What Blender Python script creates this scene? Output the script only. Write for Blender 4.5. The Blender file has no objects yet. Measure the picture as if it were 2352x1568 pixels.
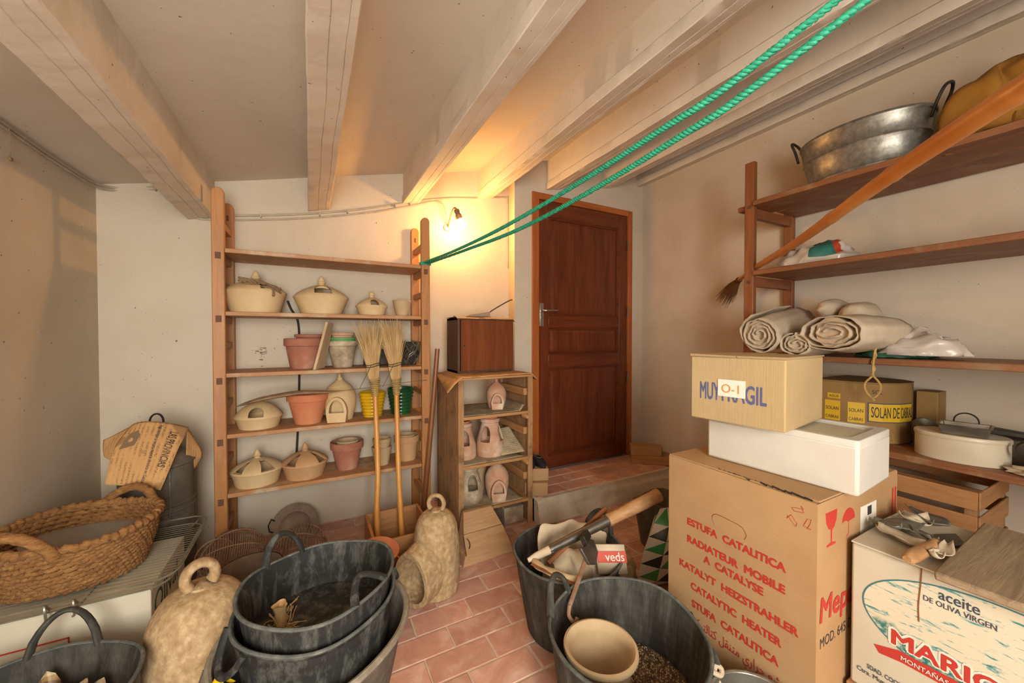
import bpy, bmesh, math, random
from mathutils import Vector, Matrix, noise
random.seed(7)
PI = math.pi
sc = bpy.context.scene
COL = sc.collection

# ------------------------------------------------------------------ camera, world, lights, exposure
cam_d = bpy.data.cameras.new('camera')
cam_d.sensor_width = 36.0
cam_d.lens = 870.0 / 2352.0 * 36.0
cam_d.clip_start = 0.02
cam = bpy.data.objects.new('camera', cam_d)
COL.objects.link(cam)
cam.location = (0, 0, 1.2)
cam.rotation_euler = (math.radians(90 - 0.922), 0, -math.atan(464 / 870.0))
sc.camera = cam

world = bpy.data.worlds.new('world')
sc.world = world
world.use_nodes = True
world.node_tree.nodes['Background'].inputs[0].default_value = (0.95, 0.97, 1.0, 1)
world.node_tree.nodes['Background'].inputs[1].default_value = 1.0

# daylight entering through the open doorway in the rear wall, behind the camera
day_d = bpy.data.lights.new('daylight', 'AREA')
day_d.shape = 'RECTANGLE'
day_d.size, day_d.size_y = 1.05, 1.35
day_d.energy = 92
day_d.color = (1.0, 0.968, 0.91)
day = bpy.data.objects.new('daylight', day_d)
COL.objects.link(day)
day.location = (-0.22, -1.52, 1.36)
day.rotation_euler = (math.radians(90), 0, 0)

BULB_STRENGTH = 410.0

sc.view_settings.view_transform = 'Standard'
sc.view_settings.look = 'None'
sc.view_settings.gamma = 1.0
sc.view_settings.exposure = 0.36
sc.view_settings.use_curve_mapping = False


# ------------------------------------------------------------------ helpers
def lin(h):
    h = h.lstrip('#')
    out = []
    for i in (0, 2, 4):
        c = int(h[i:i + 2], 16) / 255.0
        out.append(c / 12.92 if c <= 0.04045 else ((c + 0.055) / 1.055) ** 2.4)
    return tuple(out) + (1.0,)


class MB:
    """collects polygons that become one mesh object"""
    def __init__(s):
        s.v, s.f, s.m = [], [], []

    def add(s, vs, fs, mi=0, M=None):
        o = len(s.v)
        for p in vs:
            p = Vector(p)
            s.v.append(M @ p if M is not None else p)
        for f in fs:
            s.f.append(tuple(i + o for i in f))
            s.m.append(mi)
        return s

    def box(s, x0, x1, y0, y1, z0, z1, mi=0, M=None):
        vs = [(x0, y0, z0), (x1, y0, z0), (x1, y1, z0), (x0, y1, z0), (x0, y0, z1), (x1, y0, z1), (x1, y1, z1), (x0, y1, z1)]
        return s.add(vs, [(3, 2, 1, 0), (4, 5, 6, 7), (0, 1, 5, 4), (1, 2, 6, 5), (2, 3, 7, 6), (3, 0, 4, 7)], mi, M)

    def hexa(s, bot, top, mi=0, M=None):
        n = len(bot)
        fs = [tuple(range(n - 1, -1, -1)), tuple(range(n, 2 * n))]
        fs += [(i, (i + 1) % n, n + (i + 1) % n, n + i) for i in range(n)]
        return s.add(list(bot) + list(top), fs, mi, M)

    def lathe(s, prof, n=40, mi=0, M=None, wob=None):
        vs, fs, rings = [], [], []
        for r, z in prof:
            if r < 1e-6:
                rings.append([len(vs)])
                vs.append((0, 0, z))
            else:
                rings.append(list(range(len(vs), len(vs) + n)))
                for k in range(n):
                    a = 2 * PI * k / n
                    if wob:
                        rr, zz = wob(r, z, a)
                    else:
                        rr, zz = r, z
                    vs.append((rr * math.cos(a), rr * math.sin(a), zz))
        for A, B in zip(rings[:-1], rings[1:]):
            for k in range(n):
                k2 = (k + 1) % n
                if len(A) == 1 and len(B) == 1:
                    continue
                if len(A) == 1:
                    fs.append((A[0], B[k2], B[k]))
                elif len(B) == 1:
                    fs.append((A[k], A[k2], B[0]))
                else:
                    fs.append((A[k], A[k2], B[k2], B[k]))
        return s.add(vs, fs, mi, M)

    def tube(s, pts, r, n=8, closed=False, mi=0, flat=1.0, up=None, M=None):
        pts = [Vector(p) for p in pts]
        N = len(pts)
        rs = [r] * N if not hasattr(r, '__len__') else list(r)
        tang = []
        for i in range(N):
            if closed:
                t = pts[(i + 1) % N] - pts[i - 1]
            else:
                t = pts[min(i + 1, N - 1)] - pts[max(i - 1, 0)]
            tang.append(t.normalized() if t.length > 1e-9 else Vector((0, 0, 1)))
        u = Vector(up) if up else (Vector((0, 0, 1)) if abs(tang[0].z) < 0.9 else Vector((1, 0, 0)))
        vs, fs = [], []
        for i in range(N):
            t = tang[i]
            u = (u - t * u.dot(t))
            if u.length < 1e-6:
                u = t.orthogonal()
            u.normalize()
            w = t.cross(u)
            for k in range(n):
                a = 2 * PI * k / n
                vs.append(pts[i] + u * (math.cos(a) * rs[i] * flat) + w * (math.sin(a) * rs[i]))
        R = N if closed else N - 1
        for i in range(R):
            j = (i + 1) % N
            for k in range(n):
                k2 = (k + 1) % n
                fs.append((i * n + k, i * n + k2, j * n + k2, j * n + k))
        if not closed:
            fs.append(tuple(range(n - 1, -1, -1)))
            fs.append(tuple((N - 1) * n + k for k in range(n)))
        return s.add(vs, fs, mi, M)

    def grid(s, fn, nu, nv, cu=False, mi=0, M=None, mfn=None):
        vs = [fn(i / nu, j / nv) for j in range(nv + 1) for i in range(nu + (0 if cu else 1))]
        w = nu if cu else nu + 1
        o = len(s.v)
        for p in vs:
            p = Vector(p)
            s.v.append(M @ p if M is not None else p)
        for j in range(nv):
            for i in range(nu):
                i2 = (i + 1) % w if cu else i + 1
                s.f.append((o + j * w + i, o + j * w + i2, o + (j + 1) * w + i2, o + (j + 1) * w + i))
                s.m.append(mfn(i, j) if mfn else mi)
        return s

    def ball(s, c, rx, ry, rz, n=20, m=12, mi=0, M=None, dist=None):
        prof = [(math.sin(PI * i / m), -math.cos(PI * i / m)) for i in range(m + 1)]
        prof[0] = (0, -1)
        prof[-1] = (0, 1)
        T = MB().lathe(prof, n)
        vs = []
        for p in T.v:
            q = Vector((c[0] + p.x * rx, c[1] + p.y * ry, c[2] + p.z * rz))
            if dist:
                q = dist(q, p)
            vs.append(q)
        return s.add(vs, T.f, mi, M)

    def prism(s, poly, h, M=None, mi=0):
        n = len(poly)
        vs = [(x, y, 0) for x, y in poly] + [(x, y, h) for x, y in poly]
        fs = [tuple(range(n - 1, -1, -1)), tuple(range(n, 2 * n))]
        fs += [(i, (i + 1) % n, n + (i + 1) % n, n + i) for i in range(n)]
        return s.add(vs, fs, mi, M)

    def mesh(s, name, mats, smooth=40):
        me = bpy.data.meshes.new(name)
        me.from_pydata([tuple(p) for p in s.v], [], s.f)
        for m in (mats if isinstance(mats, (list, tuple)) else [mats]):
            me.materials.append(m)
        me.polygons.foreach_set('material_index', s.m)
        if smooth:
            me.polygons.foreach_set('use_smooth', [True] * len(me.polygons))
            me.set_sharp_from_angle(angle=math.radians(smooth))
        me.update()
        return me


def link(name, me, parent=None, loc=None, rotz=None):
    o = bpy.data.objects.new(name, me)
    COL.objects.link(o)
    if parent:
        o.parent = parent
    if loc is not None:
        o.location = loc
    if rotz is not None:
        o.rotation_euler = (0, 0, rotz)
    return o


def part(name, mb, mats, parent, smooth=40, bevel=0, loc=None, label=None, solid=0, sub=0, kind=None):
    o = link(name, mb.mesh(name, mats, smooth), parent, loc)
    finish(o, bevel, solid, sub)
    if label:
        o['label'] = label
    if kind:
        o['kind'] = kind
    return o


def finish(o, bevel=0, solid=0, sub=0):
    if solid:
        m = o.modifiers.new('solid', 'SOLIDIFY')
        m.thickness = solid
        m.offset = 0
    if sub:
        m = o.modifiers.new('sub', 'SUBSURF')
        m.levels = m.render_levels = sub
    if bevel:
        m = o.modifiers.new('bevel', 'BEVEL')
        m.width = bevel
        m.segments = 2
        m.limit_method = 'ANGLE'
        m.angle_limit = math.radians(40)


def tag(o, label, cat, group=None):
    o['label'] = label
    o['category'] = cat
    if group:
        o['group'] = group
    return o


def thing(name, label, cat, loc=(0, 0, 0), rotz=0, group=None):
    o = link(name, None, None, loc, rotz)
    o.empty_display_size = 0.05
    return tag(o, label, cat, group)


def solo(name, mb, mats, label, cat, loc=(0, 0, 0), rotz=0, group=None, smooth=40, bevel=0, solid=0, sub=0):
    o = link(name, mb.mesh(name, mats, smooth), None, loc, rotz)
    finish(o, bevel, solid, sub)
    return tag(o, label, cat, group)


def struct(name, mb, mats, parent=None, smooth=30, bevel=0):
    o = part(name, mb, mats, parent, smooth, bevel)
    if parent is None:
        o['kind'] = 'structure'
    return o


def fix_normals(me):
    bm = bmesh.new()
    bm.from_mesh(me)
    bmesh.ops.remove_doubles(bm, verts=bm.verts, dist=1e-6)
    bmesh.ops.recalc_face_normals(bm, faces=bm.faces)
    bm.to_mesh(me)
    bm.free()


def boolean(o, cutters, op='DIFFERENCE'):
    """apply boolean operations with temporary meshes and keep only the result"""
    tmp = []
    fix_normals(o.data)
    for mb in cutters:
        c = bpy.data.objects.new('tmp_cut', mb.mesh('tmp_cut', list(o.data.materials), 0))
        COL.objects.link(c)
        c.matrix_world = o.matrix_world.copy()
        if o.parent:
            c.parent = o.parent
        c.location = o.location
        c.rotation_euler = o.rotation_euler
        fix_normals(c.data)
        m = o.modifiers.new('b', 'BOOLEAN')
        m.object = c
        m.operation = op
        m.solver = 'EXACT'
        tmp.append(c)
    bpy.context.view_layer.update()
    dg = bpy.context.evaluated_depsgraph_get()
    ev = o.evaluated_get(dg)
    me = bpy.data.meshes.new_from_object(ev)
    o.modifiers.clear()
    o.data = me
    for c in tmp:
        d = c.data
        bpy.data.objects.remove(c)
        bpy.data.meshes.remove(d)
    me.polygons.foreach_set('use_smooth', [True] * len(me.polygons))
    me.set_sharp_from_angle(angle=math.radians(35))


def lettering(text, fn, mats, parent, width=None, height=None, bold=0.0, name='lettering', align='LEFT', label=None, lift=0.0):
    """flat lettering; fn maps text plane (x right, y up) to a point in the parent's frame"""
    cu = bpy.data.curves.new('tmp_text', 'FONT')
    cu.body = text
    cu.size = 1.0
    cu.resolution_u = 3
    cu.fill_mode = 'FRONT'
    t = bpy.data.objects.new('tmp_text', cu)
    COL.objects.link(t)
    bpy.context.view_layer.update()
    me = bpy.data.meshes.new_from_object(t.evaluated_get(bpy.context.evaluated_depsgraph_get()))
    bpy.data.objects.remove(t)
    bpy.data.curves.remove(cu)
    if len(me.vertices) == 0:
        bpy.data.meshes.remove(me)
        return None
    xs = [v.co.x for v in me.vertices]
    ys = [v.co.y for v in me.vertices]
    x0, x1, y1 = min(xs), max(xs), max(ys)
    sx = width / (x1 - x0) if width else height / y1
    sy = height / y1 if height else sx
    if not width:
        sx = sy
    if bold > 0:
        base_v = [(v.co.x, v.co.y) for v in me.vertices]
        base_f = [tuple(p.vertices) for p in me.polygons]
        q, V, F = bold * 0.6, [], []
        for k, (ox, oy) in enumerate([(0, 0), (q, 0), (-q, 0), (0, q), (0, -q), (q * .7, q * .7), (-q * .7, q * .7), (q * .7, -q * .7), (-q * .7, -q * .7)]):
            o_ = len(V)
            V += [(x + ox, y + oy, 0) for x, y in base_v]
            F += [tuple(i + o_ for i in f_) for f_ in base_f]
        me.clear_geometry()
        me.from_pydata(V, [], F)
    nb, e = max(1, len(me.vertices) // 9) if bold > 0 else 10 ** 9, 1e-4
    for v in me.vertices:
        X_, Y_ = (v.co.x - x0) * sx, v.co.y * sy
        p = Vector(fn(X_, Y_))
        if bold > 0:
            p += (Vector(fn(X_ + e, Y_)) - p).cross(Vector(fn(X_, Y_ + e)) - p).normalized() * (0.00005 * (v.index // nb))
        v.co = p
    me.materials.clear()
    me.materials.append(mats)
    me.update()
    o = link(name, me, parent)
    if label:
        o['label'] = label
    return o


def plane_fn(o, xd, up, lift=0.0006):
    o, xd, up = Vector(o), Vector(xd).normalized(), Vector(up).normalized()
    n = xd.cross(up) * lift
    return lambda x, y: o + xd * x + up * y + n


def arc(n, a0, a1):
    return [a0 + (a1 - a0) * i / (n - 1) for i in range(n)]


def catmull(pts, per=8):
    P = [Vector(p) for p in pts]
    out = []
    for i in range(len(P) - 1):
        p0, p1, p2, p3 = P[max(i - 1, 0)], P[i], P[i + 1], P[min(i + 2, len(P) - 1)]
        for k in range(per):
            t = k / per
            out.append(0.5 * ((2 * p1) + (p2 - p0) * t + (2 * p0 - 5 * p1 + 4 * p2 - p3) * t * t + (3 * p1 - p0 - 3 * p2 + p3) * t ** 3))
    out.append(P[-1])
    return out


def nz(p, s=1.0, seed=0.0):
    return noise.noise(Vector((p[0] * s + seed, p[1] * s - seed * 0.7, p[2] * s + seed * 1.3)))


# ------------------------------------------------------------------ materials
def new_mat(name):
    m = bpy.data.materials.new(name)
    m.use_nodes = True
    nt = m.node_tree
    b = nt.nodes['Principled BSDF']
    return m, nt, b


def N(nt, t, **kw):
    n = nt.nodes.new(t)
    for k, v in kw.items():
        setattr(n, k, v)
    return n


def coords(nt, scale=(1, 1, 1), kind='Object', rot=(0, 0, 0)):
    tc = N(nt, 'ShaderNodeTexCoord')
    mp = N(nt, 'ShaderNodeMapping')
    mp.inputs['Scale'].default_value = scale
    mp.inputs['Rotation'].default_value = rot
    nt.links.new(tc.outputs[kind], mp.inputs['Vector'])
    return mp.outputs['Vector']


def noise_n(nt, vec, scale, detail=4, rough=0.55, dist=0.0):
    n = N(nt, 'ShaderNodeTexNoise')
    n.inputs['Scale'].default_value = scale
    n.inputs['Detail'].default_value = detail
    n.inputs['Roughness'].default_value = rough
    n.inputs['Distortion'].default_value = dist
    nt.links.new(vec, n.inputs['Vector'])
    return n.outputs['Fac']


def ramp(nt, fac, stops):
    r = N(nt, 'ShaderNodeValToRGB')
    e = r.color_ramp.elements
    while len(e) < len(stops):
        e.new(0.5)
    for el, (p, c) in zip(e, stops):
        el.position = p
        el.color = c if len(c) == 4 else tuple(c) + (1,)
    nt.links.new(fac, r.inputs['Fac'])
    return r.outputs['Color']


def mix(nt, fac, a, b, mode='MIX'):
    m = N(nt, 'ShaderNodeMix', data_type='RGBA', blend_type=mode)
    for sock, v in ((m.inputs[0], fac), (m.inputs[6], a), (m.inputs[7], b)):
        if isinstance(v, (int, float)):
            sock.default_value = v
        elif isinstance(v, tuple):
            sock.default_value = v
        else:
            nt.links.new(v, sock)
    return m.outputs[2]


def bump(nt, b, fac, strength=0.3, dist=0.01):
    n = N(nt, 'ShaderNodeBump')
    n.inputs['Strength'].default_value = strength
    n.inputs['Distance'].default_value = dist
    nt.links.new(fac, n.inputs['Height'])
    nt.links.new(n.outputs['Normal'], b.inputs['Normal'])


def setp(b, rough=0.6, metal=0.0, spec=None):
    b.inputs['Roughness'].default_value = rough
    b.inputs['Metallic'].default_value = metal
    if spec is not None:
        b.inputs['Specular IOR Level'].default_value = spec


def blotch(name, stops, scale=6, rough=0.7, metal=0, bs=0.25, bscale=40, bd=0.004, stretch=(1, 1, 1), spec=None, detail=5, dist=0.0, rand=0.0):
    """colour varied by noise, with fine relief"""
    m, nt, b = new_mat(name)
    setp(b, rough, metal, spec)
    v = coords(nt, stretch)
    f = noise_n(nt, v, scale, detail, 0.6, dist)
    c = ramp(nt, f, [(p, lin(h)) for p, h in stops])
    if rand:
        oi = N(nt, 'ShaderNodeObjectInfo')
        hs = N(nt, 'ShaderNodeHueSaturation')
        ml = N(nt, 'ShaderNodeMath', operation='MULTIPLY_ADD')
        ml.inputs[1].default_value = rand
        ml.inputs[2].default_value = 1 - rand / 2
        nt.links.new(oi.outputs['Random'], ml.inputs[0])
        nt.links.new(ml.outputs[0], hs.inputs['Value'])
        nt.links.new(c, hs.inputs['Color'])
        c = hs.outputs['Color']
    nt.links.new(c, b.inputs['Base Color'])
    if bs:
        bump(nt, b, noise_n(nt, v, bscale, 4, 0.6), bs, bd)
    return m


def wood(name, dark, light, axis='X', scale=1.0, rough=0.6, bs=0.2, spots=None, spec=None):
    m, nt, b = new_mat(name)
    setp(b, rough, 0, spec)
    st = {'X': (1.2, 14, 14), 'Y': (14, 1.2, 14), 'Z': (14, 14, 1.2)}[axis]
    v = coords(nt, tuple(s * scale for s in st))
    f = noise_n(nt, v, 3.0, 5, 0.6, 0.6)
    c = ramp(nt, f, [(0.32, lin(dark)), (0.68, lin(light))])
    fine = noise_n(nt, coords(nt, tuple(s * scale * 4 for s in st)), 5.0, 3, 0.6)
    c = mix(nt, 0.25, c, ramp(nt, fine, [(0.35, lin(dark)), (0.65, lin(light))]))
    if spots:
        s2 = noise_n(nt, coords(nt), 9.0, 4, 0.6)
        c = mix(nt, ramp(nt, s2, [(0.52, (0, 0, 0, 1)), (0.68, (1, 1, 1, 1))]), c, lin(spots))
    nt.links.new(c, b.inputs['Base Color'])
    bump(nt, b, f, bs, 0.003)
    return m


def flat(name, h, rough=0.6, metal=0.0, spec=None):
    m, nt, b = new_mat(name)
    b.inputs['Base Color'].default_value = lin(h)
    setp(b, rough, metal, spec)
    return m


def plaster(name, base, dirt, scale=1.6, wear=0.62, bs=0.25):
    m, nt, b = new_mat(name)
    setp(b, 0.85, 0, 0.2)
    v = coords(nt)
    f = noise_n(nt, v, scale, 6, 0.65, 0.4)
    c = ramp(nt, f, [(wear - 0.2, lin(base)), (wear + 0.15, lin(dirt))])
    sp = noise_n(nt, v, 55, 2, 0.5)
    c = mix(nt, ramp(nt, sp, [(0.74, (0, 0, 0, 1)), (0.78, (1, 1, 1, 1))]), c, lin('#6b5a48'))
    nt.links.new(c, b.inputs['Base Color'])
    a = noise_n(nt, v, 7, 4, 0.6)
    bump(nt, b, a, bs, 0.008)
    return m


M = {}
M['wall'] = plaster('cream_plaster', '#c8bba6', '#bbac95', bs=0.2)
M['wall_r'] = plaster('cream_plaster_stained', '#c7b8a4', '#b3a38c', 1.2, 0.64, bs=0.2)
M['ceil'] = plaster('white_plaster_ceiling', '#ccc2b0', '#beb19c', 1.1, 0.66)
M['beam'] = plaster('limewashed_beam', '#d6ccbb', '#c4b8a4', 2.5, 0.62, 0.4)
M['riser'] = plaster('riser_plaster', '#cfc2ac', '#a3967d', 3.5, 0.60, 0.8)
M['grout'] = blotch('grout', [(0.3, '#c2ab92'), (0.7, '#d2bda5')], 20, 0.9)


def tile_mat():
    m, nt, b = new_mat('terracotta_tile')
    setp(b, 0.42, 0, 0.4)
    tc = N(nt, 'ShaderNodeTexCoord')
    oi = N(nt, 'ShaderNodeObjectInfo')
    add = N(nt, 'ShaderNodeVectorMath', operation='MULTIPLY_ADD')
    cmb = N(nt, 'ShaderNodeCombineXYZ')
    for k in range(3):
        nt.links.new(oi.outputs['Random'], cmb.inputs[k])
    add.inputs[1].default_value = (37, 91, 53)
    nt.links.new(cmb.outputs[0], add.inputs[0])
    nt.links.new(tc.outputs['Object'], add.inputs[2])
    v = add.outputs[0]
    f = noise_n(nt, v, 7, 5, 0.6, 1.2)
    c = ramp(nt, f, [(0.3, lin('#b98470')), (0.52, lin('#c69682')), (0.74, lin('#d9b9a7'))])
    hs = N(nt, 'ShaderNodeHueSaturation')
    ml = N(nt, 'ShaderNodeMath', operation='MULTIPLY_ADD')
    ml.inputs[1].default_value = 0.28
    ml.inputs[2].default_value = 0.84
    nt.links.new(oi.outputs['Random'], ml.inputs[0])
    nt.links.new(ml.outputs[0], hs.inputs['Value'])
    nt.links.new(c, hs.inputs['Color'])
    nt.links.new(hs.outputs[0], b.inputs['Base Color'])
    bump(nt, b, noise_n(nt, v, 30, 4, 0.6), 0.2, 0.003)
    return m


M['tile'] = tile_mat()
M['door'] = wood('varnished_door_wood', '#4c1e0d', '#73371a', 'Z', 0.6, 0.32, 0.1, spec=0.5)
M['door_h'] = wood('varnished_door_wood_rail', '#4c1e0d', '#733619', 'X', 0.6, 0.32, 0.1, spec=0.5)
M['jamb'] = wood('door_jamb_wood', '#8f481c', '#b2642c', 'Z', 0.8, 0.4, 0.1)
M['jamb_h'] = wood('door_jamb_wood_head', '#8f481c', '#b2642c', 'X', 0.8, 0.4, 0.1)
M['pine_z'] = wood('pine_upright', '#97622f', '#b47d45', 'Z', 0.8, 0.5, 0.15)
M['pine_x'] = wood('pine_shelf', '#9b683a', '#b28458', 'X', 0.7, 0.6, 0.15, spots='#b59b78')
M['pine_y'] = wood('pine_rung', '#97622f', '#b07a42', 'Y', 0.8, 0.55, 0.15)
M['tenon'] = flat('dark_tenon', '#5f3d25', 0.7)
M['red_z'] = wood('red_brown_upright', '#6e3e22', '#8d5431', 'Z', 0.8, 0.5, 0.15)
M['red_y'] = wood('red_brown_shelf', '#6f4226', '#92603c', 'Y', 0.6, 0.55, 0.2, spots='#8f6f4d')
M['red_x'] = wood('red_brown_rung', '#6e3e22', '#8d5431', 'X', 0.8, 0.5, 0.15)
M['clay'] = blotch('pale_clay', [(0.25, '#b99a69'), (0.55, '#ccb184'), (0.8, '#d6bf95')], 5, 0.8, bs=0.2)
M['clay_w'] = blotch('warm_clay', [(0.25, '#ac8058'), (0.55, '#bd9468'), (0.8, '#c9a67c')], 5, 0.8, bs=0.2)
M['terra'] = blotch('terracotta', [(0.3, '#b96a45'), (0.6, '#c98259'), (0.85, '#d39a76')], 5, 0.8, bs=0.15)
M['terra_d'] = blotch('dull_terracotta', [(0.3, '#8f5640'), (0.55, '#a86f58'), (0.8, '#c3a08a')], 6, 0.85, bs=0.2)
M['terra_l'] = blotch('limed_terracotta', [(0.3, '#b27d60'), (0.5, '#c09a7e'), (0.7, '#d8c6ae')], 9, 0.85, bs=0.3)
M['greyclay'] = blotch('lichened_clay', [(0.3, '#7d6c55'), (0.5, '#a7957a'), (0.75, '#cbbda4')], 14, 0.9, bs=0.35)
M['beige'] = blotch('beige_clay', [(0.3, '#a88e6a'), (0.6, '#bba27d'), (0.85, '#cbb795')], 6, 0.85, bs=0.2)
M['jug'] = blotch('crusted_jug_clay', [(0.30, '#8d724d'), (0.5, '#a78b64'), (0.7, '#bfa981')], 48, 0.85, bs=0.6, bscale=30, bd=0.008, detail=9, stretch=(1, 1, 0.8))
M['glaze_y'] = blotch('yellow_glaze', [(0.3, '#c9990c'), (0.7, '#e0b51c')], 6, 0.22, bs=0.05, spec=0.6)
M['glaze_g'] = blotch('green_glaze', [(0.3, '#0e3a1e'), (0.7, '#1a5530')], 6, 0.2, bs=0.05, spec=0.6)
M['green_pl'] = flat('green_plastic', '#5f9a5a', 0.5)
M['dark_fill'] = flat('dark_inside', '#2a211a', 0.9)  # dark pot colour, also standing for the shade inside keyhole and tear


def rubber_mat(name, base, dust, amt=0.6, dustscale=9, streak=(1, 1, 0.35)):
    m, nt, b = new_mat(name)
    setp(b, 0.68, 0, 0.2)
    v = coords(nt, streak)
    f = noise_n(nt, v, dustscale, 9, 0.72, 0.3)
    c = ramp(nt, f, [(amt - 0.16, lin(base)), (amt + 0.02, mixhex(base, dust, 0.35)), (amt + 0.16, lin(dust))])
    nt.links.new(c, b.inputs['Base Color'])
    w = N(nt, 'ShaderNodeTexWave', wave_type='BANDS', bands_direction='Z')
    w.inputs['Scale'].default_value = 11
    w.inputs['Distortion'].default_value = 1.5
    nt.links.new(coords(nt), w.inputs['Vector'])
    bump(nt, b, w.outputs['Fac'], 0.35, 0.002)
    return m


def mixhex(a, b, t):
    A, B = lin(a), lin(b)
    return tuple(A[i] * (1 - t) + B[i] * t for i in range(3)) + (1,)


M['rub'] = rubber_mat('black_rubber', '#35342f', '#706d62', 0.58, 24, (1, 1, 0.16))
M['rub_s'] = rubber_mat('black_rubber_lime_splashed', '#2b2c29', '#918f84', 0.64, 22, (1, 1, 0.35))
M['rub_rim'] = rubber_mat('worn_rubber_rim', '#4c504c', '#7d7f75', 0.55, 30, (1, 1, 1))
M['rub_g'] = rubber_mat('grey_brown_rubber', '#544d43', '#857c6c', 0.54, 14, (1, 1, 0.3))
M['rub_grim'] = rubber_mat('worn_brown_rim', '#7a6f5e', '#a09683', 0.5, 30, (1, 1, 1))
M['esparto'] = blotch('esparto_braid', [(0.3, '#714a24'), (0.55, '#946838'), (0.8, '#af8450')], 40, 0.85, bs=0.9, bscale=120, bd=0.006, stretch=(1, 1, 2.5))
M['zinc'] = blotch('galvanised_zinc', [(0.3, '#77736a'), (0.55, '#938f84'), (0.8, '#aeaa9e')], 40, 0.4, 0.7, bs=0.2, bscale=30)
M['zinc_d'] = blotch('dull_zinc', [(0.3, '#5d584d'), (0.7, '#7a7468')], 9, 0.5, 0.4, bs=0.15)
M['zinc_l'] = blotch('light_grey_zinc', [(0.3, '#7d786d'), (0.7, '#989285')], 7, 0.5, 0.25, bs=0.1)
M['tin'] = blotch('tinplate', [(0.3, '#77736a'), (0.7, '#a29d92')], 12, 0.35, 0.8, bs=0.1)
M['iron'] = blotch('dark_iron', [(0.3, '#2f2a26'), (0.7, '#4d4339')], 14, 0.55, 0.6, bs=0.3)
M['rust'] = blotch('rusty_wire', [(0.3, '#7d5c46'), (0.6, '#9c7b62'), (0.85, '#b8a48c')], 16, 0.8, 0.25, bs=0.3)
M['rustpan'] = blotch('rusty_pan', [(0.3, '#756050'), (0.6, '#8f7a67'), (0.85, '#ab9885')], 9, 0.7, 0.2, bs=0.3)
M['wire'] = blotch('chromed_wire', [(0.3, '#7f7b66'), (0.7, '#a8a48e')], 12, 0.35, 0.6, bs=0.1)


def card_mat(name, a, b_, axis='Z', ridges=0.15, crease=0.0):
    m, nt, b = new_mat(name)
    setp(b, 0.75, 0, 0.25)
    v = coords(nt)
    f = noise_n(nt, v, 3.2, 5, 0.6)
    c = ramp(nt, f, [(0.3, lin(a)), (0.7, lin(b_))])
    nt.links.new(c, b.inputs['Base Color'])
    st = {'Z': (3, 3, 90), 'X': (90, 90, 3)}[axis]
    bump(nt, b, noise_n(nt, coords(nt, st), 1.6, 4, 0.6, 1.0), ridges, 0.004)
    return m


M['card'] = card_mat('brown_cardboard', '#a27d55', '#b39167', 'Z', 0.18)
M['card_l'] = card_mat('pale_cardboard', '#a89067', '#b59d74', 'X', 0.25)
M['card_w'] = card_mat('white_cardboard', '#b8af98', '#c4bca6', 'Z', 0.08)
M['card_d'] = card_mat('aged_cardboard', '#7e6138', '#977646', 'X', 0.1)
M['foam'] = blotch('polystyrene', [(0.3, '#c1bbae'), (0.7, '#cec9bc')], 6, 0.6, bs=0.15, bscale=120, bd=0.002)
M['ink_red'] = flat('red_ink', '#b23326', 0.7)
M['ink_blue'] = flat('blue_ink', '#50577f', 0.75)
M['ink_black'] = flat('black_ink', '#33302c', 0.75)
M['ink_navy'] = flat('navy_ink', '#2e4154', 0.7)
M['ink_green'] = flat('green_ink', '#24513a', 0.7)
M['ink_teal'] = flat('teal_ink', '#2f6f74', 0.7)
M['ink_orange'] = flat('orange_marker', '#d1862f', 0.7)
M['label_w'] = flat('white_sticker', '#ddd6c6', 0.6)
M['label_y'] = flat('yellow_label', '#c9a21c', 0.6)
M['crate'] = wood('rough_crate_wood', '#8a6440', '#b28a5e', 'Z', 1.0, 0.75, 0.3, spots='#7a5a3a')
M['crate_x'] = wood('rough_crate_wood_board', '#96683c', '#b98a58', 'X', 1.0, 0.75, 0.3)
M['crate_y'] = wood('thin_crate_slat', '#a06f42', '#bd8c5a', 'Y', 1.0, 0.75, 0.25)
M['cabw'] = wood('dark_cabinet_wood', '#5c2e15', '#7a4322', 'Z', 0.5, 0.7, 0.1, spec=0.15)
M['cabs'] = wood('dark_cabinet_side', '#3a2416', '#5f4632', 'Z', 1.6, 0.65, 0.4)
M['oldwood'] = wood('weathered_plank', '#7d684e', '#a08a6c', 'X', 1.2, 0.85, 0.6)
M['blockw'] = wood('sawn_block_wood', '#97714a', '#b8936a', 'X', 0.9, 0.8, 0.3)
M['bamboo'] = blotch('bamboo', [(0.3, '#b8792f'), (0.6, '#cf9648'), (0.85, '#d9ad68')], 5, 0.38, bs=0.1, stretch=(1, 1, 0.3))
M['bamboo_o'] = blotch('orange_bamboo', [(0.3, '#bf7732'), (0.7, '#d69650')], 4, 0.35, bs=0.08)
M['cane'] = blotch('brown_cane', [(0.3, '#6c4022'), (0.7, '#8d5a32')], 6, 0.4, bs=0.1, stretch=(1, 1, 0.3))
M['straw'] = blotch('broom_straw', [(0.3, '#ae8a55'), (0.7, '#d0b280')], 30, 0.8, bs=0.1, stretch=(1, 1, 0.2))
M['straw_d'] = blotch('dark_broom_straw', [(0.3, '#5e3a1c'), (0.7, '#8b5c2e')], 30, 0.8, bs=0.1)
M['twine'] = blotch('twine', [(0.3, '#9c7a45'), (0.7, '#c2a062')], 40, 0.9, bs=0.2)
M['binding'] = blotch('binding_cord', [(0.35, '#6b6448'), (0.6, '#b79a55')], 60, 0.8, bs=0.2, stretch=(0.3, 0.3, 3))
M['rope'] = blotch('green_rope', [(0.3, '#1c8163'), (0.7, '#30a47f')], 60, 0.55, bs=0.3, bscale=200)
M['dryleaf'] = blotch('dry_leaf', [(0.3, '#6b5238'), (0.7, '#9a7e5a')], 12, 0.85, bs=0.3)
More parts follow.
